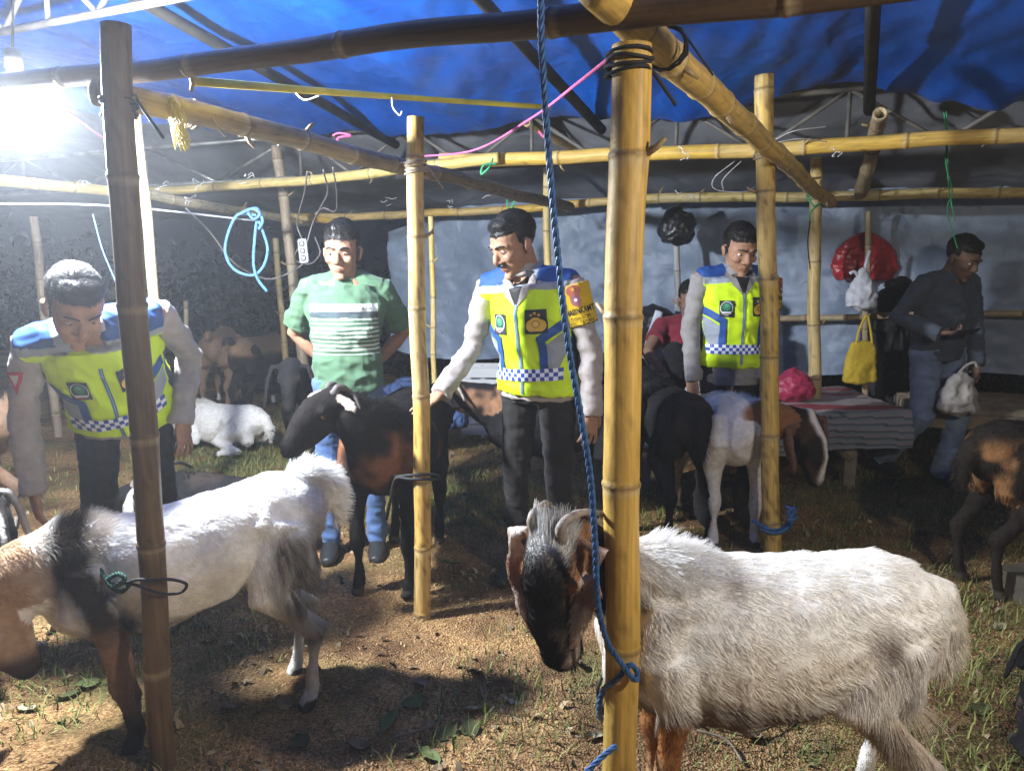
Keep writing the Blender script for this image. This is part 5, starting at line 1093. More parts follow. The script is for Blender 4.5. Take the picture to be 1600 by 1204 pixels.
def tee(v, n):
    c = np.tile(GRN, (len(v), 1)).astype(float); x, z, y = v[:, 0], v[:, 2], v[:, 1]; zz = z - .06 * x * 0
    f_ = (np.abs(x) < .155) & (y < .06); t = 1.268 - zz
    c[f_ & (t > 0) & (t < .033)] = (.62, .65, .66); c[f_ & (t >= .033) & (t < .062)] = (.055, .075, .085)
    st = f_ & (t >= .066) & (t < .235); c[st & (((t - .066) % .0205) < .0075)] = (.60, .66, .62)
    return c * (1 + .05 * fbm(v, 10, 2))[:, None]
F2.w = .90
B = Blob(); F2.torso_tube(B, .012, .075); F2.sleeve(B, 'l', .010, .80); F2.sleeve(B, 'r', .010, .80); B.tube([F2.J['neck'] - V3(0, 0, .05), F2.J['neck'] - V3(0, .004, .02)], [.085, .070], cap=.05)
F2.garment('striped_shirt', B, tee, voxel=.0048, fold=.010, seed=6)
F2.decal('sleeve_band_print', [(rect(-.022 + k * .011, 0, .007, .014 - .004 * (k % 2)), (.40, .42, .43)) for k in range(4)], F2.last, V3(.105, 0, 1.252), V3(1, 0, 0), V3(0, 0, 1), V3(0, 1, 0), None, off=.002)
F2.trousers((.075, .13, .27), var=.35, name='jeans', waist_up=-.35, ex=-.016); F2.shoes()
# ---- man sitting on the bench
o5 = at(1074, 560, 5.1); F5 = Fig('man in a dark red shirt sitting on the striped bench beside the black backpack', (o5.x + .02, 5.15, -.33), R(0), skin=(.24, .13, .085))
F5.J.update(hl=V3(.10, -.02, .92), hr=V3(-.10, -.02, .92), kl=V3(.13, -.40, 1.12), kr=V3(-.16, -.30, 1.20), al=V3(.10, -.40, .92), ar=V3(-.15, -.34, .92))
F5.arm('r', at(1043, 590, 4.78), bend=(-1, .3, .2)); F5.arm('l', at(1072, 585, 4.8), bend=(.8, .5, 0)); F5.hyaw = R(-6); F5.hpitch = R(6)
F5.body(.0075); F5.face(); F5.hair(lift=.006)
B = Blob(); F5.torso_tube(B, .008, .02); F5.sleeve(B, 'l', .01, .55); F5.sleeve(B, 'r', .01, .55)
F5.garment('red_shirt', B, lambda v, n: np.tile((.20, .022, .035), (len(v), 1)), voxel=.009, fold=.006, seed=4)
F5.trousers((.012, .011, .012))
# ---- walking man with a phone
o6 = at(1462, 560, 4.85); F6 = Fig('man in grey blue shirt and jeans walking past the benches looking at his phone', (o6.x, 4.85, -.02), R(20), skin=(.2, .115, .08))
for k, dv in dict(chest=V3(.0, -.03, 0), upper=V3(0, -.05, -.01), neck=V3(.0, -.075, -.02), skull=V3(.0, -.115, -.03), sl=V3(0, -.05, -.01), sr=V3(0, -.05, -.01), kl=V3(.0, -.10, .0), al=V3(0, -.05, .0), kr=V3(0, -.03, 0), ar=V3(0, .22, .06), pelvis=V3(0, 0, -.02)).items(): F6.J[k] = F6.J[k] + dv
F6.hyaw, F6.hpitch = R(8), R(24)
F6.arm('r', at(1466, 520, 4.55), bend=(-.7, .5, -.5)); F6.fd['r'] = F6.loc_of(at(1530, 522, 4.5)) - F6.J['wr']; F6.pn['r'] = V3(0, .2, 1); F6.curl['r'] = .8
F6.arm('l', at(1528, 592, 4.7), bend=(.8, .5, 0)); F6.pn['l'] = V3(-.8, .3, 0); F6.curl['l'] = .8
F6.body(.007); F6.face(); F6.hair(lift=.006)
B = Blob(); F6.torso_tube(B, .01, .06); F6.sleeve(B, 'l', .01, 2); F6.sleeve(B, 'r', .01, 2); B.tube([F6.J['neck'] - V3(0, 0, .045), F6.J['neck'] + V3(0, .004, .0)], [.08, .066], cap=.05)
F6.garment('long_sleeved_shirt', B, lambda v, n: np.tile((.07, .085, .11), (len(v), 1)) * (1 + .1 * fbm(v, 9, 2))[:, None], voxel=.008, fold=.008, seed=5); F6.shirtgeo = F6.last
F6.trousers((.17, .23, .34), var=.35, name='jeans'); F6.shoes()
# ================================================================ LAMPS
def lamp(label, p, power, col, wire_to):
    root = empty('bulb_lamp', tuple(p)); tag(root, label, 'lamp')
    m, nt, b = new_mat('lit_bulb'); b.inputs['Base Color'].default_value = (.9, .9, .9, 1); b.inputs['Emission Color'].default_value = col + (1,)
    rad = .062; b.inputs['Emission Strength'].default_value = power / (math.pi * 4 * math.pi * rad ** 2)
    link('bulb', make_mesh('bulb', *ellipsoid((0, 0, 0), (rad, rad, rad), n=24, m=16), m), root)
    link('bulb_neck', make_mesh('bulb_neck', *tube([(0, 0, .055), (0, 0, .085), (0, 0, .12)], [.032, .026, .022], 16), M['white_plastic']), root)
    link('socket', make_mesh('socket', *tube([(0, 0, .115), (0, 0, .17)], [.026, .024], 16), M['black_plastic']), root)
    w = Vector(wire_to) - Vector(p); link('wire', make_mesh('wire', *tube(catmull([(0, 0, .165), (w.x * .3 + .01, w.y * .3, w.z * .45 + .05), tuple(w)], 6), .004, 6), M['black_plastic']), root)
LP = at(28, 165, 2.62)
lamp('bright white bulb lit under the roof at the left edge', LP, LAMP_POWER, (.88, .94, 1.0), (LP.x + .05, LP.y, 2.72))
L2 = Vector((1.55, .55, 1.95))
lamp('second lit bulb of the pen, hanging outside the view to the right of the camera', L2, LAMP2_POWER, (1.0, .90, .74), (L2.x, L2.y, 2.95))

# ================================================================ ROPES, STRINGS, WIRES
def rope3(name, label, pts, r, mat, cat='rope', pitch=.055, group=None):
    """a laid rope: three strands wound round each other"""
    P = catmull(pts, 14); L = np.concatenate([[0], np.cumsum(np.linalg.norm(np.diff(P, axis=0), axis=1))]); n = max(40, int(L[-1] / (pitch / 7)))
    s = np.linspace(0, L[-1], n); P = np.stack([np.interp(s, L, P[:, k]) for k in range(3)], 1); t, S, U = frames(P); pr = []
    for k in range(3):
        a = s / pitch * 2 * math.pi + k * 2 * math.pi / 3; pr.append(tube(P + (S * np.cos(a)[:, None] + U * np.sin(a)[:, None]) * r * .52, r * .56, 7))
    o = link(name, make_mesh(name, *join(pr), M[mat])); return tag(o, label, cat, group)
def line(name, label, pts, r, mat, cat='string', group=None, k=8):
    o = link(name, make_mesh(name, *tube(catmull(pts, k), r, 7), M[mat])); return tag(o, label, cat, group)
rope3('hanging_rope', 'dark blue twisted rope hanging down and looped onto the thick front pole',
  [at(845, -60, 1.5), at(846, 60, 1.5), at(853, 180, 1.5), at(864, 320, 1.5), at(876, 440, 1.5), at(888, 540, 1.5), at(906, 640, 1.5), at(922, 740, 1.51), at(930, 850, 1.52), at(934, 940, 1.54), at(948, 1000, 1.56), at(975, 1042, 1.58), at(992, 1062, 1.59), at(996, 1052, 1.6), at(985, 1038, 1.60), at(962, 1062, 1.60), at(942, 1078, 1.66), at(936, 1110, 1.68), at(946, 1120, 1.72), at(990, 1062, 1.74), at(1000, 1045, 1.68)], .0068, 'blue_rope')
rope3('rope_end', 'blue twisted rope end at the very bottom beside the thick front pole', [at(962, 1165, 1.60), at(945, 1178, 1.58), at(918, 1204, 1.56), at(890, 1235, 1.54)], .0068, 'blue_rope')
rope3('looped_rope', 'pale blue rope loop hanging knotted from the slanting rail at the left', [at(400, 336, 5.0), at(372, 335, 5.0), at(356, 365, 5.0), at(352, 395, 5.0), at(365, 420, 5.0), at(392, 430, 5.0), at(410, 418, 5.0), at(418, 390, 5.0), at(410, 360, 5.0), at(402, 345, 5.0), at(398, 372, 4.98), at(396, 410, 4.98), at(402, 435, 4.98), at(417, 455, 4.98)], .009, 'pale_rope')
rope3('rope_knot', 'pale blue rope knot on the slanting rail above the rope loop', [at(378, 332, 4.96), at(395, 326, 4.94), at(406, 334, 4.93), at(396, 342, 4.95), at(388, 330, 4.98), at(402, 326, 4.97), at(410, 345, 4.95), at(404, 358, 4.96)], .009, 'pale_rope', cat='knot')
line('yellow_strap', 'flat yellow plastic strap stretched under the blue roof to the blue rope', [at(300, 127, 2.25), at(600, 150, 3.5), at(860, 168, 4.3)], [(.004, .013)] * 17, 'yellow_strap', 'strap')
line('pink_string', 'pink plastic string running from the thick front pole down to the middle rail', [at(960, 84, 1.72), at(900, 132, 2.2), at(830, 185, 2.9), at(740, 235, 3.6), at(650, 245, 4.2)], .0045, 'pink_string')
line('pink_string', 'thin pink wire dropping behind the dark backlit pole next to the lamp', [at(108, 175, 2.6), at(160, 215, 2.9), at(210, 245, 3.2)], .003, 'pink_string')
line('white_cable', 'taut white line crossing the dark at the left under the yellow rail', [at(-20, 318, 4.2), at(180, 322, 4.4), at(400, 345, 5.2)], .006, 'white_string', 'cable')
line('grey_cable', 'sagging grey cable from the slanting rail to the power strip', [at(290, 325, 5.0), at(330, 365, 5.1), at(365, 410, 5.3), at(420, 436, 5.6), at(470, 415, 5.6), at(480, 395, 5.6)], .006, 'wire', 'cable')
line('grey_cable', 'loose grey cable looping round the man in green from the power strip', [at(478, 372, 5.5), at(462, 395, 5.55), at(464, 408, 5.6), at(485, 412, 5.5), at(500, 395, 5.4), at(492, 370, 5.5)], .005, 'wire', 'cable')
line('grey_cable', 'grey cable hanging from the middle rail to the power strip', [at(480, 268, 4.7), at(476, 300, 5.0), at(468, 330, 5.3), at(464, 352, 5.5), at(474, 378, 5.5)], .005, 'wire', 'cable')
line('grey_cable', 'second grey cable hanging from the middle rail above the man in green', [at(505, 266, 4.6), at(512, 300, 5.0), at(500, 325, 5.3), at(488, 350, 5.5), at(480, 378, 5.5)], .005, 'wire', 'cable')
line('grey_cable', 'reddish cable bent over the rail end right above the man in green', [at(520, 262, 4.6), at(526, 300, 5.0), at(524, 330, 5.4), at(505, 325, 5.5), at(492, 335, 5.5)], .005, 'wire', 'cable')
line('green_string', 'green plastic string tied round the rafter and dangling at the right', [at(1476, 120, 4.5), at(1474, 160, 4.5), at(1480, 230, 4.45), at(1482, 290, 4.5), at(1492, 345, 4.5)], .004, 'green_string')
line('green_string', 'second strand of green string beside the dangling one at the right', [at(1470, 122, 4.5), at(1480, 190, 4.48), at(1478, 255, 4.46), at(1488, 300, 4.5), at(1480, 330, 4.5), at(1496, 388, 4.5)], .0035, 'green_string')
line('green_string', 'pale green string running down the rafter at the top right', [at(1506, -10, 3.6), at(1494, 60, 4.0), at(1478, 118, 4.5)], .006, 'green_string')
line('green_string', 'green raffia knot on the middle rail behind the tan rail', [at(770, 248, 4.55), at(764, 262, 4.5), at(752, 272, 4.5), at(756, 258, 4.5), at(776, 256, 4.5)], .006, 'green_string')
line('green_string', 'green raffia lashing where two rails meet above the middle officer', [at(792, 312, 5.3), at(796, 328, 5.25), at(806, 312, 5.25), at(800, 322, 5.3), at(808, 330, 5.3)], .006, 'green_string')
line('green_string', 'green lashing at the top of the smooth pale pole', [at(1264, 312, 5.1), at(1272, 322, 5.08), at(1284, 316, 5.1), at(1268, 330, 5.1), at(1266, 345, 5.1)], .006, 'green_string')
line('thin_wire', 'black thin wire hanging down along the smooth pale pole', [at(1266, 345, 5.1), at(1262, 380, 5.08), at(1266, 420, 5.1)], .004, 'black_plastic', 'wire')
line('thin_wire', 'white wire loop sticking out right of the brown-stained yellow pole', [at(1205, 222, 3.45), at(1240, 205, 3.4), at(1290, 198, 3.45)], .0022, 'white_string', 'wire')
line('thin_wire', 'white wire springing out below the upper wire loop on the stained yellow pole', [at(1205, 224, 3.45), at(1250, 217, 3.4), at(1292, 222, 3.5)], .0022, 'white_string', 'wire')
line('thin_wire', 'white wire bow left of the stained yellow pole', [at(1148, 252, 3.6), at(1116, 278, 3.6), at(1118, 296, 3.6), at(1160, 300, 3.6), at(1180, 292, 3.6)], .0022, 'white_string', 'wire')
line('thin_wire', 'white wire bow next to the lower back rail left of the stained pole', [at(1158, 252, 3.6), at(1130, 280, 3.6), at(1130, 297, 3.6)], .0022, 'white_string', 'wire')
line('thin_wire', 'white wire over the yellow slanting rail near the thick front pole', [at(1034, 42, 1.9), at(1048, 62, 1.9), at(1052, 85, 1.92), at(1044, 100, 1.95)], .0018, 'white_string', 'wire')
line('blue_string', 'thin blue string hanging between the lamp glow and the dark pole', [at(145, 335, 4.0), at(160, 390, 4.0), at(185, 450, 4.0)], .003, 'pale_rope')
line('white_string', 'curled bit of white string dangling under the yellow strap', [at(612, 152, 3.5), at(614, 168, 3.5), at(624, 180, 3.5), at(628, 174, 3.5)], .003, 'white_string')
line('white_string', 'bow of white string under the left half of the yellow strap', [at(462, 146, 3.2), at(476, 156, 3.2), at(498, 150, 3.2)], .003, 'white_string')
line('red_string', 'red plastic string knotted on the steel truss left of the blotched pole top', [at(520, 212, 4.65), at(530, 208, 4.65), at(548, 212, 4.65), at(528, 216, 4.63), at(530, 232, 4.65)], .007, 'pink_string')
line('red_string', 'red string knot on the truss web right of the blue rope', [at(842, 205, 4.65), at(850, 214, 4.65), at(856, 208, 4.65)], .008, 'pink_string')
# raffia tassel hanging from the tan rail
g = np.random.default_rng(8); pr = []
for k in range(46):
    a = at(268 + g.uniform(-6, 6), 155 + g.uniform(-6, 4), 2.28); b = at(275 + g.uniform(-10, 16), 190 + g.uniform(-6, 8), 2.26 + g.uniform(-.02, .02)); c = at(284 + g.uniform(-16, 18), 228 + g.uniform(-14, 10), 2.26 + g.uniform(-.03, .03)); pr.append(tube(catmull([a, b, c], 4), .0013, 4))
tag(link('raffia_tassel', make_mesh('raffia_tassel', *join(pr), M['yellow_strap'])), 'tassel of yellow raffia hanging from the tan rail near the dark pole', 'tassel')
# knots of white string along the rails
KN = [(138, 290, 5.0, 'left of the dark pole'), (256, 296, 5.6, 'right of the pale split pole'), (318, 284, 5.5, 'second along the yellow rail left stretch'), (388, 282, 5.4, 'on the yellow rail before the power cables'), (296, 318, 5.1, 'on the slanting rail by the sagging cable'), (608, 318, 6.6, 'on the lower rail left of the blotched pole'), (702, 320, 6.3, 'on the lower rail just right of the blotched pole'), (762, 304, 5.5, 'at the lashing of two rails left of the middle officer head'), (1068, 245, 4.0, 'on the middle rail left of the stained pole'), (1066, 306, 5.1, 'on the lower rail left of the stained pole'), (1305, 236, 4.0, 'on the middle rail near the open bamboo end'), (1532, 222, 3.9, 'on the middle rail at the far right')]
for k, (px, py, Y, w) in enumerate(KN):
    pr = []; c = at(px, py, Y); s = Y / 1200.
    for q in range(4):
        a = c + Vector((random.uniform(-6, 6) * s, -.03 - .02 * random.random(), random.uniform(-4, 8) * s)); b = a + Vector((random.uniform(-9, 9) * s, 0, random.uniform(-5, 6) * s)); e = b + Vector((random.uniform(-7, 7) * s, 0, random.uniform(-6, 3) * s)); pr.append(tube(catmull([a, b, e], 4), [(.006, .002)] * 9, 5))
    tag(link('string_knot', make_mesh('string_knot', *join(pr), M['white_string'])), 'ragged white string knot ' + w, 'knot', 'white string knots on the rails')
# lashings where culms cross
def lashing(label, c, axis, r, n, mat, w=.05, rr=.004):
    a = Vector(axis).normalized(); s_ = a.orthogonal().normalized(); u = a.cross(s_); P = []
    for k in range(n * 12 + 1):
        t = k / 12 * 2 * math.pi; P.append(Vector(c) + (s_ * math.cos(t) + u * math.sin(t)) * (r + .003 * math.sin(k * 1.7)) + a * (w * (k / (n * 12) - .5) + .004 * math.sin(k * .9)))
    for e in (0, 1): P.append(P[-1] + Vector((.02 + .03 * e, -.01, -.03 - .04 * e)))
    tag(link('lashing', make_mesh('lashing', *tube(P, rr, 6), M[mat])), label, 'lashing', 'lashings at the bamboo joints')
lashing('black cord wound round the dark backlit pole under the crossing dark rail', at(186, 165, 2.03), (.02, 0, 1), .041, 5, 'tether')
lashing('black cord wound round the top of the thick front pole', at(982, 100, 1.66), (0, 0, 1), .046, 4, 'tether')
lashing('pale cord wound round the blotched pole at the tan rail', at(650, 262, 2.985), (0, 0, 1), .040, 5, 'wood')
lashing('pale cord wound round the stained yellow pole at the middle rail', at(1197, 240, 3.5), (0, 0, 1), .049, 5, 'wood')
lashing('green cord wound round the smooth pale pole at the lower rail', at(1274, 305, 5.2), (0, 0, 1), .053, 4, 'green_string')
lashing('dark cord wound round the yellow slanting rail at its near end', at(1040, 75, 1.92), UD, .05, 4, 'tether', .03, .003)
lashing('pale cord wound round the tan rail beside the raffia tassel', at(300, 178, 2.45), UD, .042, 4, 'wood', .04, .003)
# tethers
def tether(label, pts, r=.006, mat='green_string'): line('tether', label, pts, r, mat, 'rope')
tether('thin dark rope looped round the dark backlit pole, tying the left white goat', [at(150, 905, 2.14), at(185, 912, 2.05), at(215, 905, 1.985), at(240, 906, 1.975), at(268, 905, 1.985), at(291, 912, 2.02), at(284, 924, 2.05), at(262, 928, 1.99), at(240, 924, 1.972), at(214, 914, 1.985), at(185, 908, 2.06)], .0045, 'tether')
rope3('goat_collar', 'dark green rope collar knotted at the throat of the left white goat', [at(150, 850, 2.12), at(158, 890, 2.07), at(176, 915, 2.03), at(195, 905, 2.02), at(184, 896, 2.03), at(168, 908, 2.05), at(188, 924, 2.05), at(205, 910, 2.05)], .007, 'collar_rope', 'collar', .04)
tether('dark rope lashed round the blotched pole, tied to the russet goat', [at(612, 745, 3.02), at(640, 742, 2.95), at(662, 741, 2.93), at(682, 742, 2.96), at(684, 748, 3.0), at(662, 748, 2.935), at(640, 748, 2.945), at(618, 748, 2.98), at(610, 780, 3.0), at(604, 812, 3.02)], .006, 'tether')
tether('blue grey rope tied round the stained yellow pole at the white goat with brown neck', [at(1176, 812, 3.5), at(1192, 822, 3.46), at(1208, 828, 3.45), at(1226, 822, 3.48), at(1236, 806, 3.48), at(1232, 796, 3.46), at(1238, 815, 3.44), at(1222, 830, 3.45), at(1204, 832, 3.445), at(1188, 826, 3.46)], .009, 'blue_rope')
line('rope_knot', 'bundle of blue rope at the neck of the white goat with brown neck', [at(1228, 790, 3.42), at(1240, 800, 3.4), at(1232, 812, 3.4), at(1244, 808, 3.4), at(1230, 802, 3.4), at(1242, 794, 3.4), at(1236, 820, 3.42)], .009, 'blue_rope', 'knot')
tether('dark tether wire curling left of the thick front pole near the ground', [at(940, 1058, 1.72), at(934, 1075, 1.7), at(936, 1095, 1.7), at(944, 1115, 1.7)], .0045, 'tether')
tether('dark rope tied round the pale split pole behind the left goat', [at(252, 722, 3.3), at(264, 726, 3.26), at(280, 722, 3.3), at(300, 730, 3.4)], .007, 'black_plastic')

# ================================================================ POWER STRIP
ps = at(474, 392, 5.5); root = empty('power_strip', tuple(ps)); root.rotation_euler = (0, R(-4), R(-5)); tag(root, 'white three-socket power strip hanging from cables behind the man in green', 'power strip')
bm = bmesh.new(); bmesh.ops.create_cube(bm, size=1); bmesh.ops.scale(bm, vec=(.062, .03, .165), verts=bm.verts); bmesh.ops.bevel(bm, geom=bm.edges[:], offset=.006, segments=2, affect='EDGES')
me = bpy.data.meshes.new('case'); bm.to_mesh(me); bm.free(); me.materials.append(M['white_plastic']); link('case', me, root)
for z in (.05, 0, -.05):
    so = link('socket', make_mesh('socket', *tube([(0, -.0155, z), (0, -.019, z)], [.021, .0205], 18, cap=0), M['black_plastic']), root); so2 = link('socket_face', make_mesh('socket_face', *tube([(0, -.0195, z), (0, -.0205, z)], [.015, .015], 16, cap=0), M['white_plastic']), so)
    for q in (-1, 1): link('pin_hole', make_mesh('pin_hole', *tube([(q * .007, -.0205, z), (q * .007, -.0225, z)], .003, 8, cap=0), M['black_plastic']), so)

# ================================================================ BAGS
M['black_bag'] = mat_plain('black_plastic_bag', (.02, .02, .024), .3, (22, .012), .4, 10, spec=.6); M['red_bag'] = mat_plain('red_plastic_bag', (.42, .03, .035), .3, (18, .012), .3, 8, spec=.6)
M['white_bag'] = mat_plain('thin_white_bag', (.55, .56, .62), .4, (26, .010), .2, 12); M['yellow_bag'] = mat_plain('yellow_cloth_bag', (.55, .38, .03), .75, (24, .006), .2, 10); M['pink_bag'] = mat_plain('pink_plastic', (.36, .03, .08), .45, (20, .010), .3, 9); M['cream_bag'] = mat_plain('cream_cloth', (.4, .37, .34), .8, (26, .008), .3, 10)
def sack(name, label, c, prof, mat, cat, flat=.6, seed=0, crump=.018, handles=None, group=None):
    """prof: (z, half width) list; a crumpled soft bag"""
    P = [(0, 0, z) for z, w in prof]; B = Blob(); B.tube(P, [(max(w, .008), max(w * flat, .008)) for z, w in prof], side=(1, 0, 0), n=22)
    v, f = B.build(.009, 3); n = vnormals(v, f); v = v + n * (crump * (1 - 2 * np.abs(fbm(v, 9, 3, seed * 5.))) * .6 + crump * .5 * fbm(v, 5, 2, seed * 3.))[:, None]
    root = link(name, make_mesh(name, v, f, M[mat])); root.location = tuple(c); tag(root, label, cat, group)
    for pts, r in (handles or []): link('handle', make_mesh('handle', *tube(catmull(pts, 6), r, 8), M[mat]), root)
    return root
sack('plastic_bag', 'crumpled black plastic bag hanging on the grey post of the back wall', at(1058, 350, 5.6), [(-.13, .03), (-.12, .09), (-.05, .13), (.03, .125), (.09, .08), (.12, .03)], 'black_bag', 'bag', .7, 1, .03)
bamboo('grey_post', 'slim grey post under the black bag at the back wall', at(1062, 620, 5.75), at(1058, 370, 5.75), .026, cat='post', tone=(.30, .30, .31), stain=.2, seed=44, pale=(.5, .5, .52))
sack('plastic_bag', 'large glossy red plastic bag hung on the dim pole', at(1352, 402, 5.55), [(-.17, .10), (-.15, .19), (-.06, .225), (.04, .20), (.11, .14), (.16, .05)], 'red_bag', 'bag', .5, 2, .03)
sack('plastic_bag', 'thin white plastic bag hung in front of the red bag', at(1346, 455, 5.22), [(-.11, .06), (-.10, .095), (-.03, .105), (.04, .08), (.10, .04), (.15, .015)], 'white_bag', 'bag', .55, 3, .02, [([(.01, 0, .12), (.02, 0, .2), (.03, -.01, .27)], (.012)), ([(-.02, 0, .09), (-.06, -.01, .13), (-.09, -.01, .12)], .012)])
sack('cloth_bag', 'yellow carrier bag hanging by its straps below the white bag', at(1346, 562, 5.22), [(-.155, .10), (-.14, .115), (-.02, .105), (.08, .09), (.12, .075)], 'yellow_bag', 'bag', .3, 4, .012, [([(-.05, -.01, .11), (-.03, -.01, .22), (.01, -.01, .30), (.04, -.01, .22), (.06, -.01, .11)], .009)])
sack('plastic_bag', 'pink plastic bundle on the striped bench beside the stained pole', at(1240, 597, 5.0), [(-.09, .10), (-.06, .125), (.0, .11), (.05, .07), (.08, .03)], 'pink_bag', 'bag', .8, 5, .025)
sack('cloth_bag', 'pale cream carrier bag held beside the knee of the walking man', at(1500, 612, 4.62), [(-.12, .10), (-.10, .12), (0, .105), (.08, .07), (.11, .03)], 'cream_bag', 'bag', .45, 6, .02, [([(-.03, 0, .10), (.02, 0, .16), (.07, 0, .18), (.09, 0, .15)], .008)])
sack('paper_bag', 'crumpled pink and cream paper bag on the bench beside the seated man', at(1028, 572, 5.05), [(-.13, .05), (-.10, .06), (0, .04), (.08, .035), (.13, .02)], 'cream_bag', 'bag', .6, 7, .02)
bk = sack('backpack', 'black backpack standing on the bench against the back wall', at(1018, 515, 5.5) , [(-.24, .15), (-.2, .19), (-.02, .19), (.10, .17), (.15, .10)], 'black_bag', 'backpack', .55, 8, .012)
link('strap', make_mesh('strap', *tube(catmull([(.03, -.12, .14), (.0, -.125, .05), (-.03, -.125, -.05), (-.04, -.12, -.11)], 6), [(.03, .006)] * 19, 8, side=(1, 0, 0)), M['white_bag']), bk)
jk = sack('hanging_jacket', 'dark jacket hanging on the back wall between the bags and the walking man', at(1397, 530, 5.5), [(-.55, .10), (-.45, .15), (-.2, .14), (.1, .16), (.3, .15), (.42, .07)], 'tether', 'jacket', .35, 9, .03)
ht = link('phone', make_mesh('phone', *box((0, 0, 0), (.15, .075, .009)), M['black_plastic'], smooth=False)); ht.location = at(1508, 519, 4.5); ht.rotation_euler = (R(-28), R(-4), R(10)); tag(ht, 'black phone held flat by the walking man', 'phone')
M['blue_cloth'] = mat_plain('folded_blue_sheet', (.05, .09, .2), .7, (18, .012), .4, 7)
sack('folded_tarp', 'heap of dark blue tarpaulin on the ground behind the blotched pole', at(640, 618, 5.7), [(-.2, .45), (-.1, .42), (0, .30), (.09, .12)], 'blue_cloth', 'tarp', .5, 10, .05)
# white slatted crate behind the middle officer
cr = at(755, 600, 6.3); root = empty('white_crate', (cr.x, 6.3, 0)); tag(root, 'white plastic crate with gaps behind the forearm of the middle officer', 'crate')
for k in range(6): link('slat', make_mesh('slat', *box((0, -.13, .07 + k * .095), (.36, .02, .078)), M['white_plastic'], smooth=False), root)
for q in (-1, 0, 1): link('post', make_mesh('post', *box((q * .16, -.105, .30), (.03, .03, .60)), M['white_plastic'], smooth=False), root)
link('back_panel', make_mesh('back_panel', *box((0, .12, .30), (.36, .02, .58)), M['white_plastic'], smooth=False), root)

# ================================================================ BENCHES
def mat_mat():
    m, nt, b = new_mat('woven_striped_mat'); a = nd(nt, 'ShaderNodeAttribute', attribute_name='Col'); nt.links.new(a.outputs['Color'], b.inputs['Base Color']); b.inputs['Roughness'].default_value = .8
    bump_noise(nt, b, 120, .003, stretch=(1, 6, 1)); return m
M['mat'] = mat_mat()
root = empty('bench', (1.55, 5.05, 0)); tag(root, 'low bamboo bench covered by a striped red and grey mat, behind the right officer', 'bench')
bx0, bx1, by0, by1 = -.85, .93, -.36, .62
def mat_fn(u, w):
    # runs from the back edge over the top and down the front
    x = bx0 + u * (bx1 - bx0); s = w * (by1 - by0 + .24); top = by1 - by0
    y = np.where(s < top, by1 - s, by0 - .012 * np.sin((s - top) * 14)); z = np.where(s < top, .515, .515 - (s - top)); Q = np.stack([x * 3, s * 3, 0 * x], 1)
    z = z + .012 * fbm(Q, 1.2, 3) - .05 * sstep(.90, 1, u) * 0; y = y - .02 * fbm(Q, 2, 2) - .03 * np.clip((s - top) / .24, 0, 1) * (1 + np.sin(x * 9)); z = z - .02 * np.sin(x * 4 + 1) * (s > top)
    return np.stack([x, y, z], 1)
V, F = sheet(mat_fn, 90, 110); S_ = np.clip(((0.515 - V[:, 2]) > .02) * (.98 + (.515 - V[:, 2])) + ((.515 - V[:, 2]) <= .02) * (by1 - V[:, 1]), 0, 2)
sc = np.tile((.36, .31, .31), (len(V), 1)).astype(float); 
sc[(S_ > .10) & (S_ < .20)] = (.38, .08, .09); sc[(S_ > .30) & (S_ < .36)] = (.40, .10, .11); sc[(S_ > .36) & (S_ < .60)] = (.42, .33, .34); sc[(S_ > .76) & (S_ < .90)] = (.30, .05, .06)
fs = S_ > .95; ph = (S_ * 1) % .042; sc[fs] = (.20, .23, .25); sc[fs & (ph < .012)] = (.06, .09, .11); sc[fs & (ph > .03)] = (.28, .24, .25)
link('striped_mat', make_mesh('striped_mat', V, F, M['mat'], sc), root)
def plank_bench(root, x0, x1, y0, y1, z, n, legs, brace=True):
    for k in range(n):
        y = y0 + (k + .5) * (y1 - y0) / n; link('slat', make_mesh('slat', *tube([(x0, y, z), ((x0 + x1) / 2, y, z - .006), (x1, y, z)], (y1 - y0) / n * .46, 8, cap=0), M['wood']), root)
    for lx, ly in legs:
        link('leg', make_mesh('leg', *box((lx, ly, (z - .03) / 2 - .05), (.075, .07, z - .03 + .1)), M['wood'], smooth=False), root)
        if brace: 
            link('brace', make_mesh('brace', *tube([(lx, ly - .02, .18), (lx - .26 if lx > 0 else lx + .26, ly - .02, z - .05)], .024, 8), M['wood']), root)
plank_bench(root, bx0 + .02, bx1 - .02, by0 + .04, by1, .465, 9, [(-.7, by0 + .1), (.62, by0 + .12), (-.7, by1 - .1), (.78, by1 - .1)])
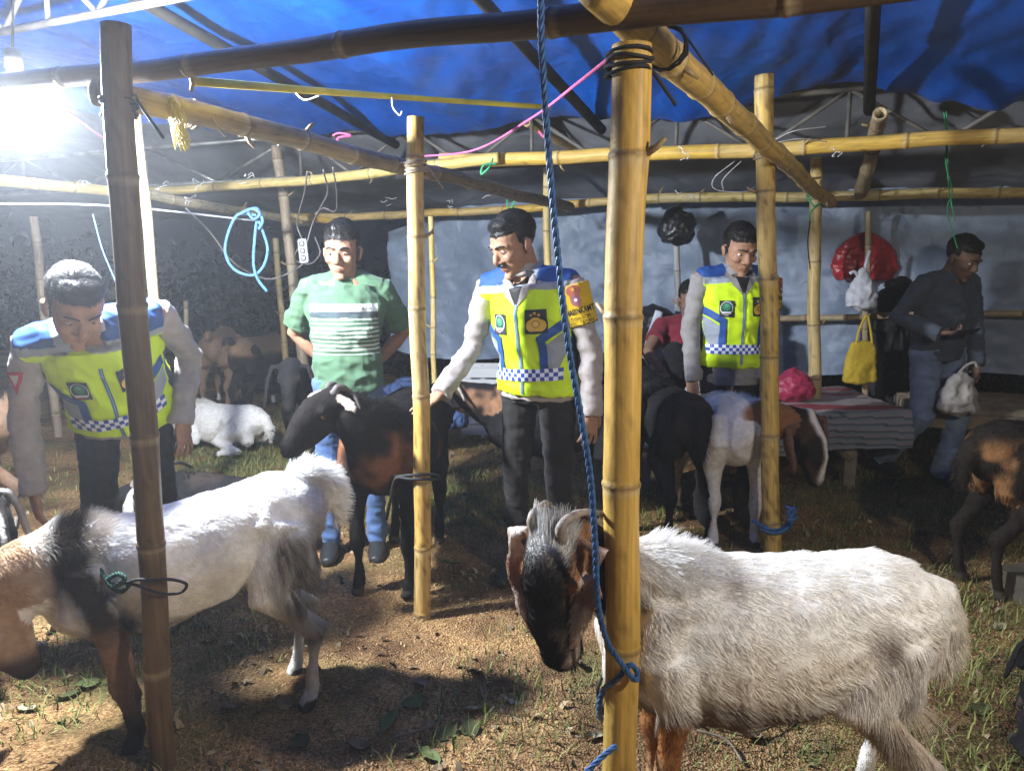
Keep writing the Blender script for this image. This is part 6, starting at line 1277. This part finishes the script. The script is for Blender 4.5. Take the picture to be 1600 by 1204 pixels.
b2 = at(1600, 672, 4.75); root = empty('bench', (b2.x + .15, 4.95, 0), R(-16)); tag(root, 'bare brown plank bench at the right edge behind the walking man', 'bench')
plank_bench(root, -.75, 1.0, -.3, .5, .47, 7, [(-.5, -.2), (.7, -.2), (-.5, .42), (.7, .42)])
link('front_rail', make_mesh('front_rail', *box((.12, -.315, .435), (1.75, .03, .09)), M['wood'], smooth=False), root)

# ================================================================ small things on the ground
pb = gnd(1525, 735); o = link('white_pebble', make_mesh('white_pebble', *ellipsoid((0, 0, .015), (.02, .017, .014)), M['white_plastic'])); o.location = (pb.x, pb.y, 0); tag(o, 'white scrap on the dark ground under the brown bench', 'scrap')
st = gnd(1575, 930); o = link('paving_block', make_mesh('paving_block', *box((0, 0, .05), (.30, .2, .12)), mat_plain('old_block', (.10, .085, .06), .9, (30, .01), .4), smooth=False)); o.location = (st.x + .12, st.y, 0); o.rotation_euler = (0, R(3), R(20)); tag(o, 'mossy block on the grass under the mottled goat at the right edge', 'block')
for pts, lab in (([gnd(1110, 1130, .01), gnd(1180, 1142, .015), gnd(1240, 1116, .01)], 'thin bent twig on the ground under the front white goat'), ([gnd(620, 1150, .01), gnd(650, 1142, .02), gnd(680, 1130, .01)], 'short pale twig beside the broad green leaf'), ([gnd(1160, 1190, .01), gnd(1135, 1155, .02), gnd(1090, 1140, .02)], 'twig near the brown fore leg of the front white goat')):
    line('twig', lab, pts, .004, 'wood', 'twig')

# ================================================================ AIR (volume added to imitate lens glare)
if GLARE_HAZE > 0:
    hz = link('glare_haze', make_mesh('glare_haze', *box((0, 8, 1.5), (64, 64, 5.0)), None, smooth=False)); tag(hz, kind='stuff')
    m = bpy.data.materials.new('lamp_glare_haze'); m.use_nodes = True; nt = m.node_tree; nt.nodes.clear(); out = nt.nodes.new('ShaderNodeOutputMaterial'); pv = nt.nodes.new('ShaderNodeVolumePrincipled')
    pv.inputs['Color'].default_value = (.85, .9, 1, 1); pv.inputs['Density'].default_value = GLARE_HAZE; pv.inputs['Anisotropy'].default_value = .55
    nt.links.new(pv.outputs[0], out.inputs['Volume']); hz.data.materials.append(m)
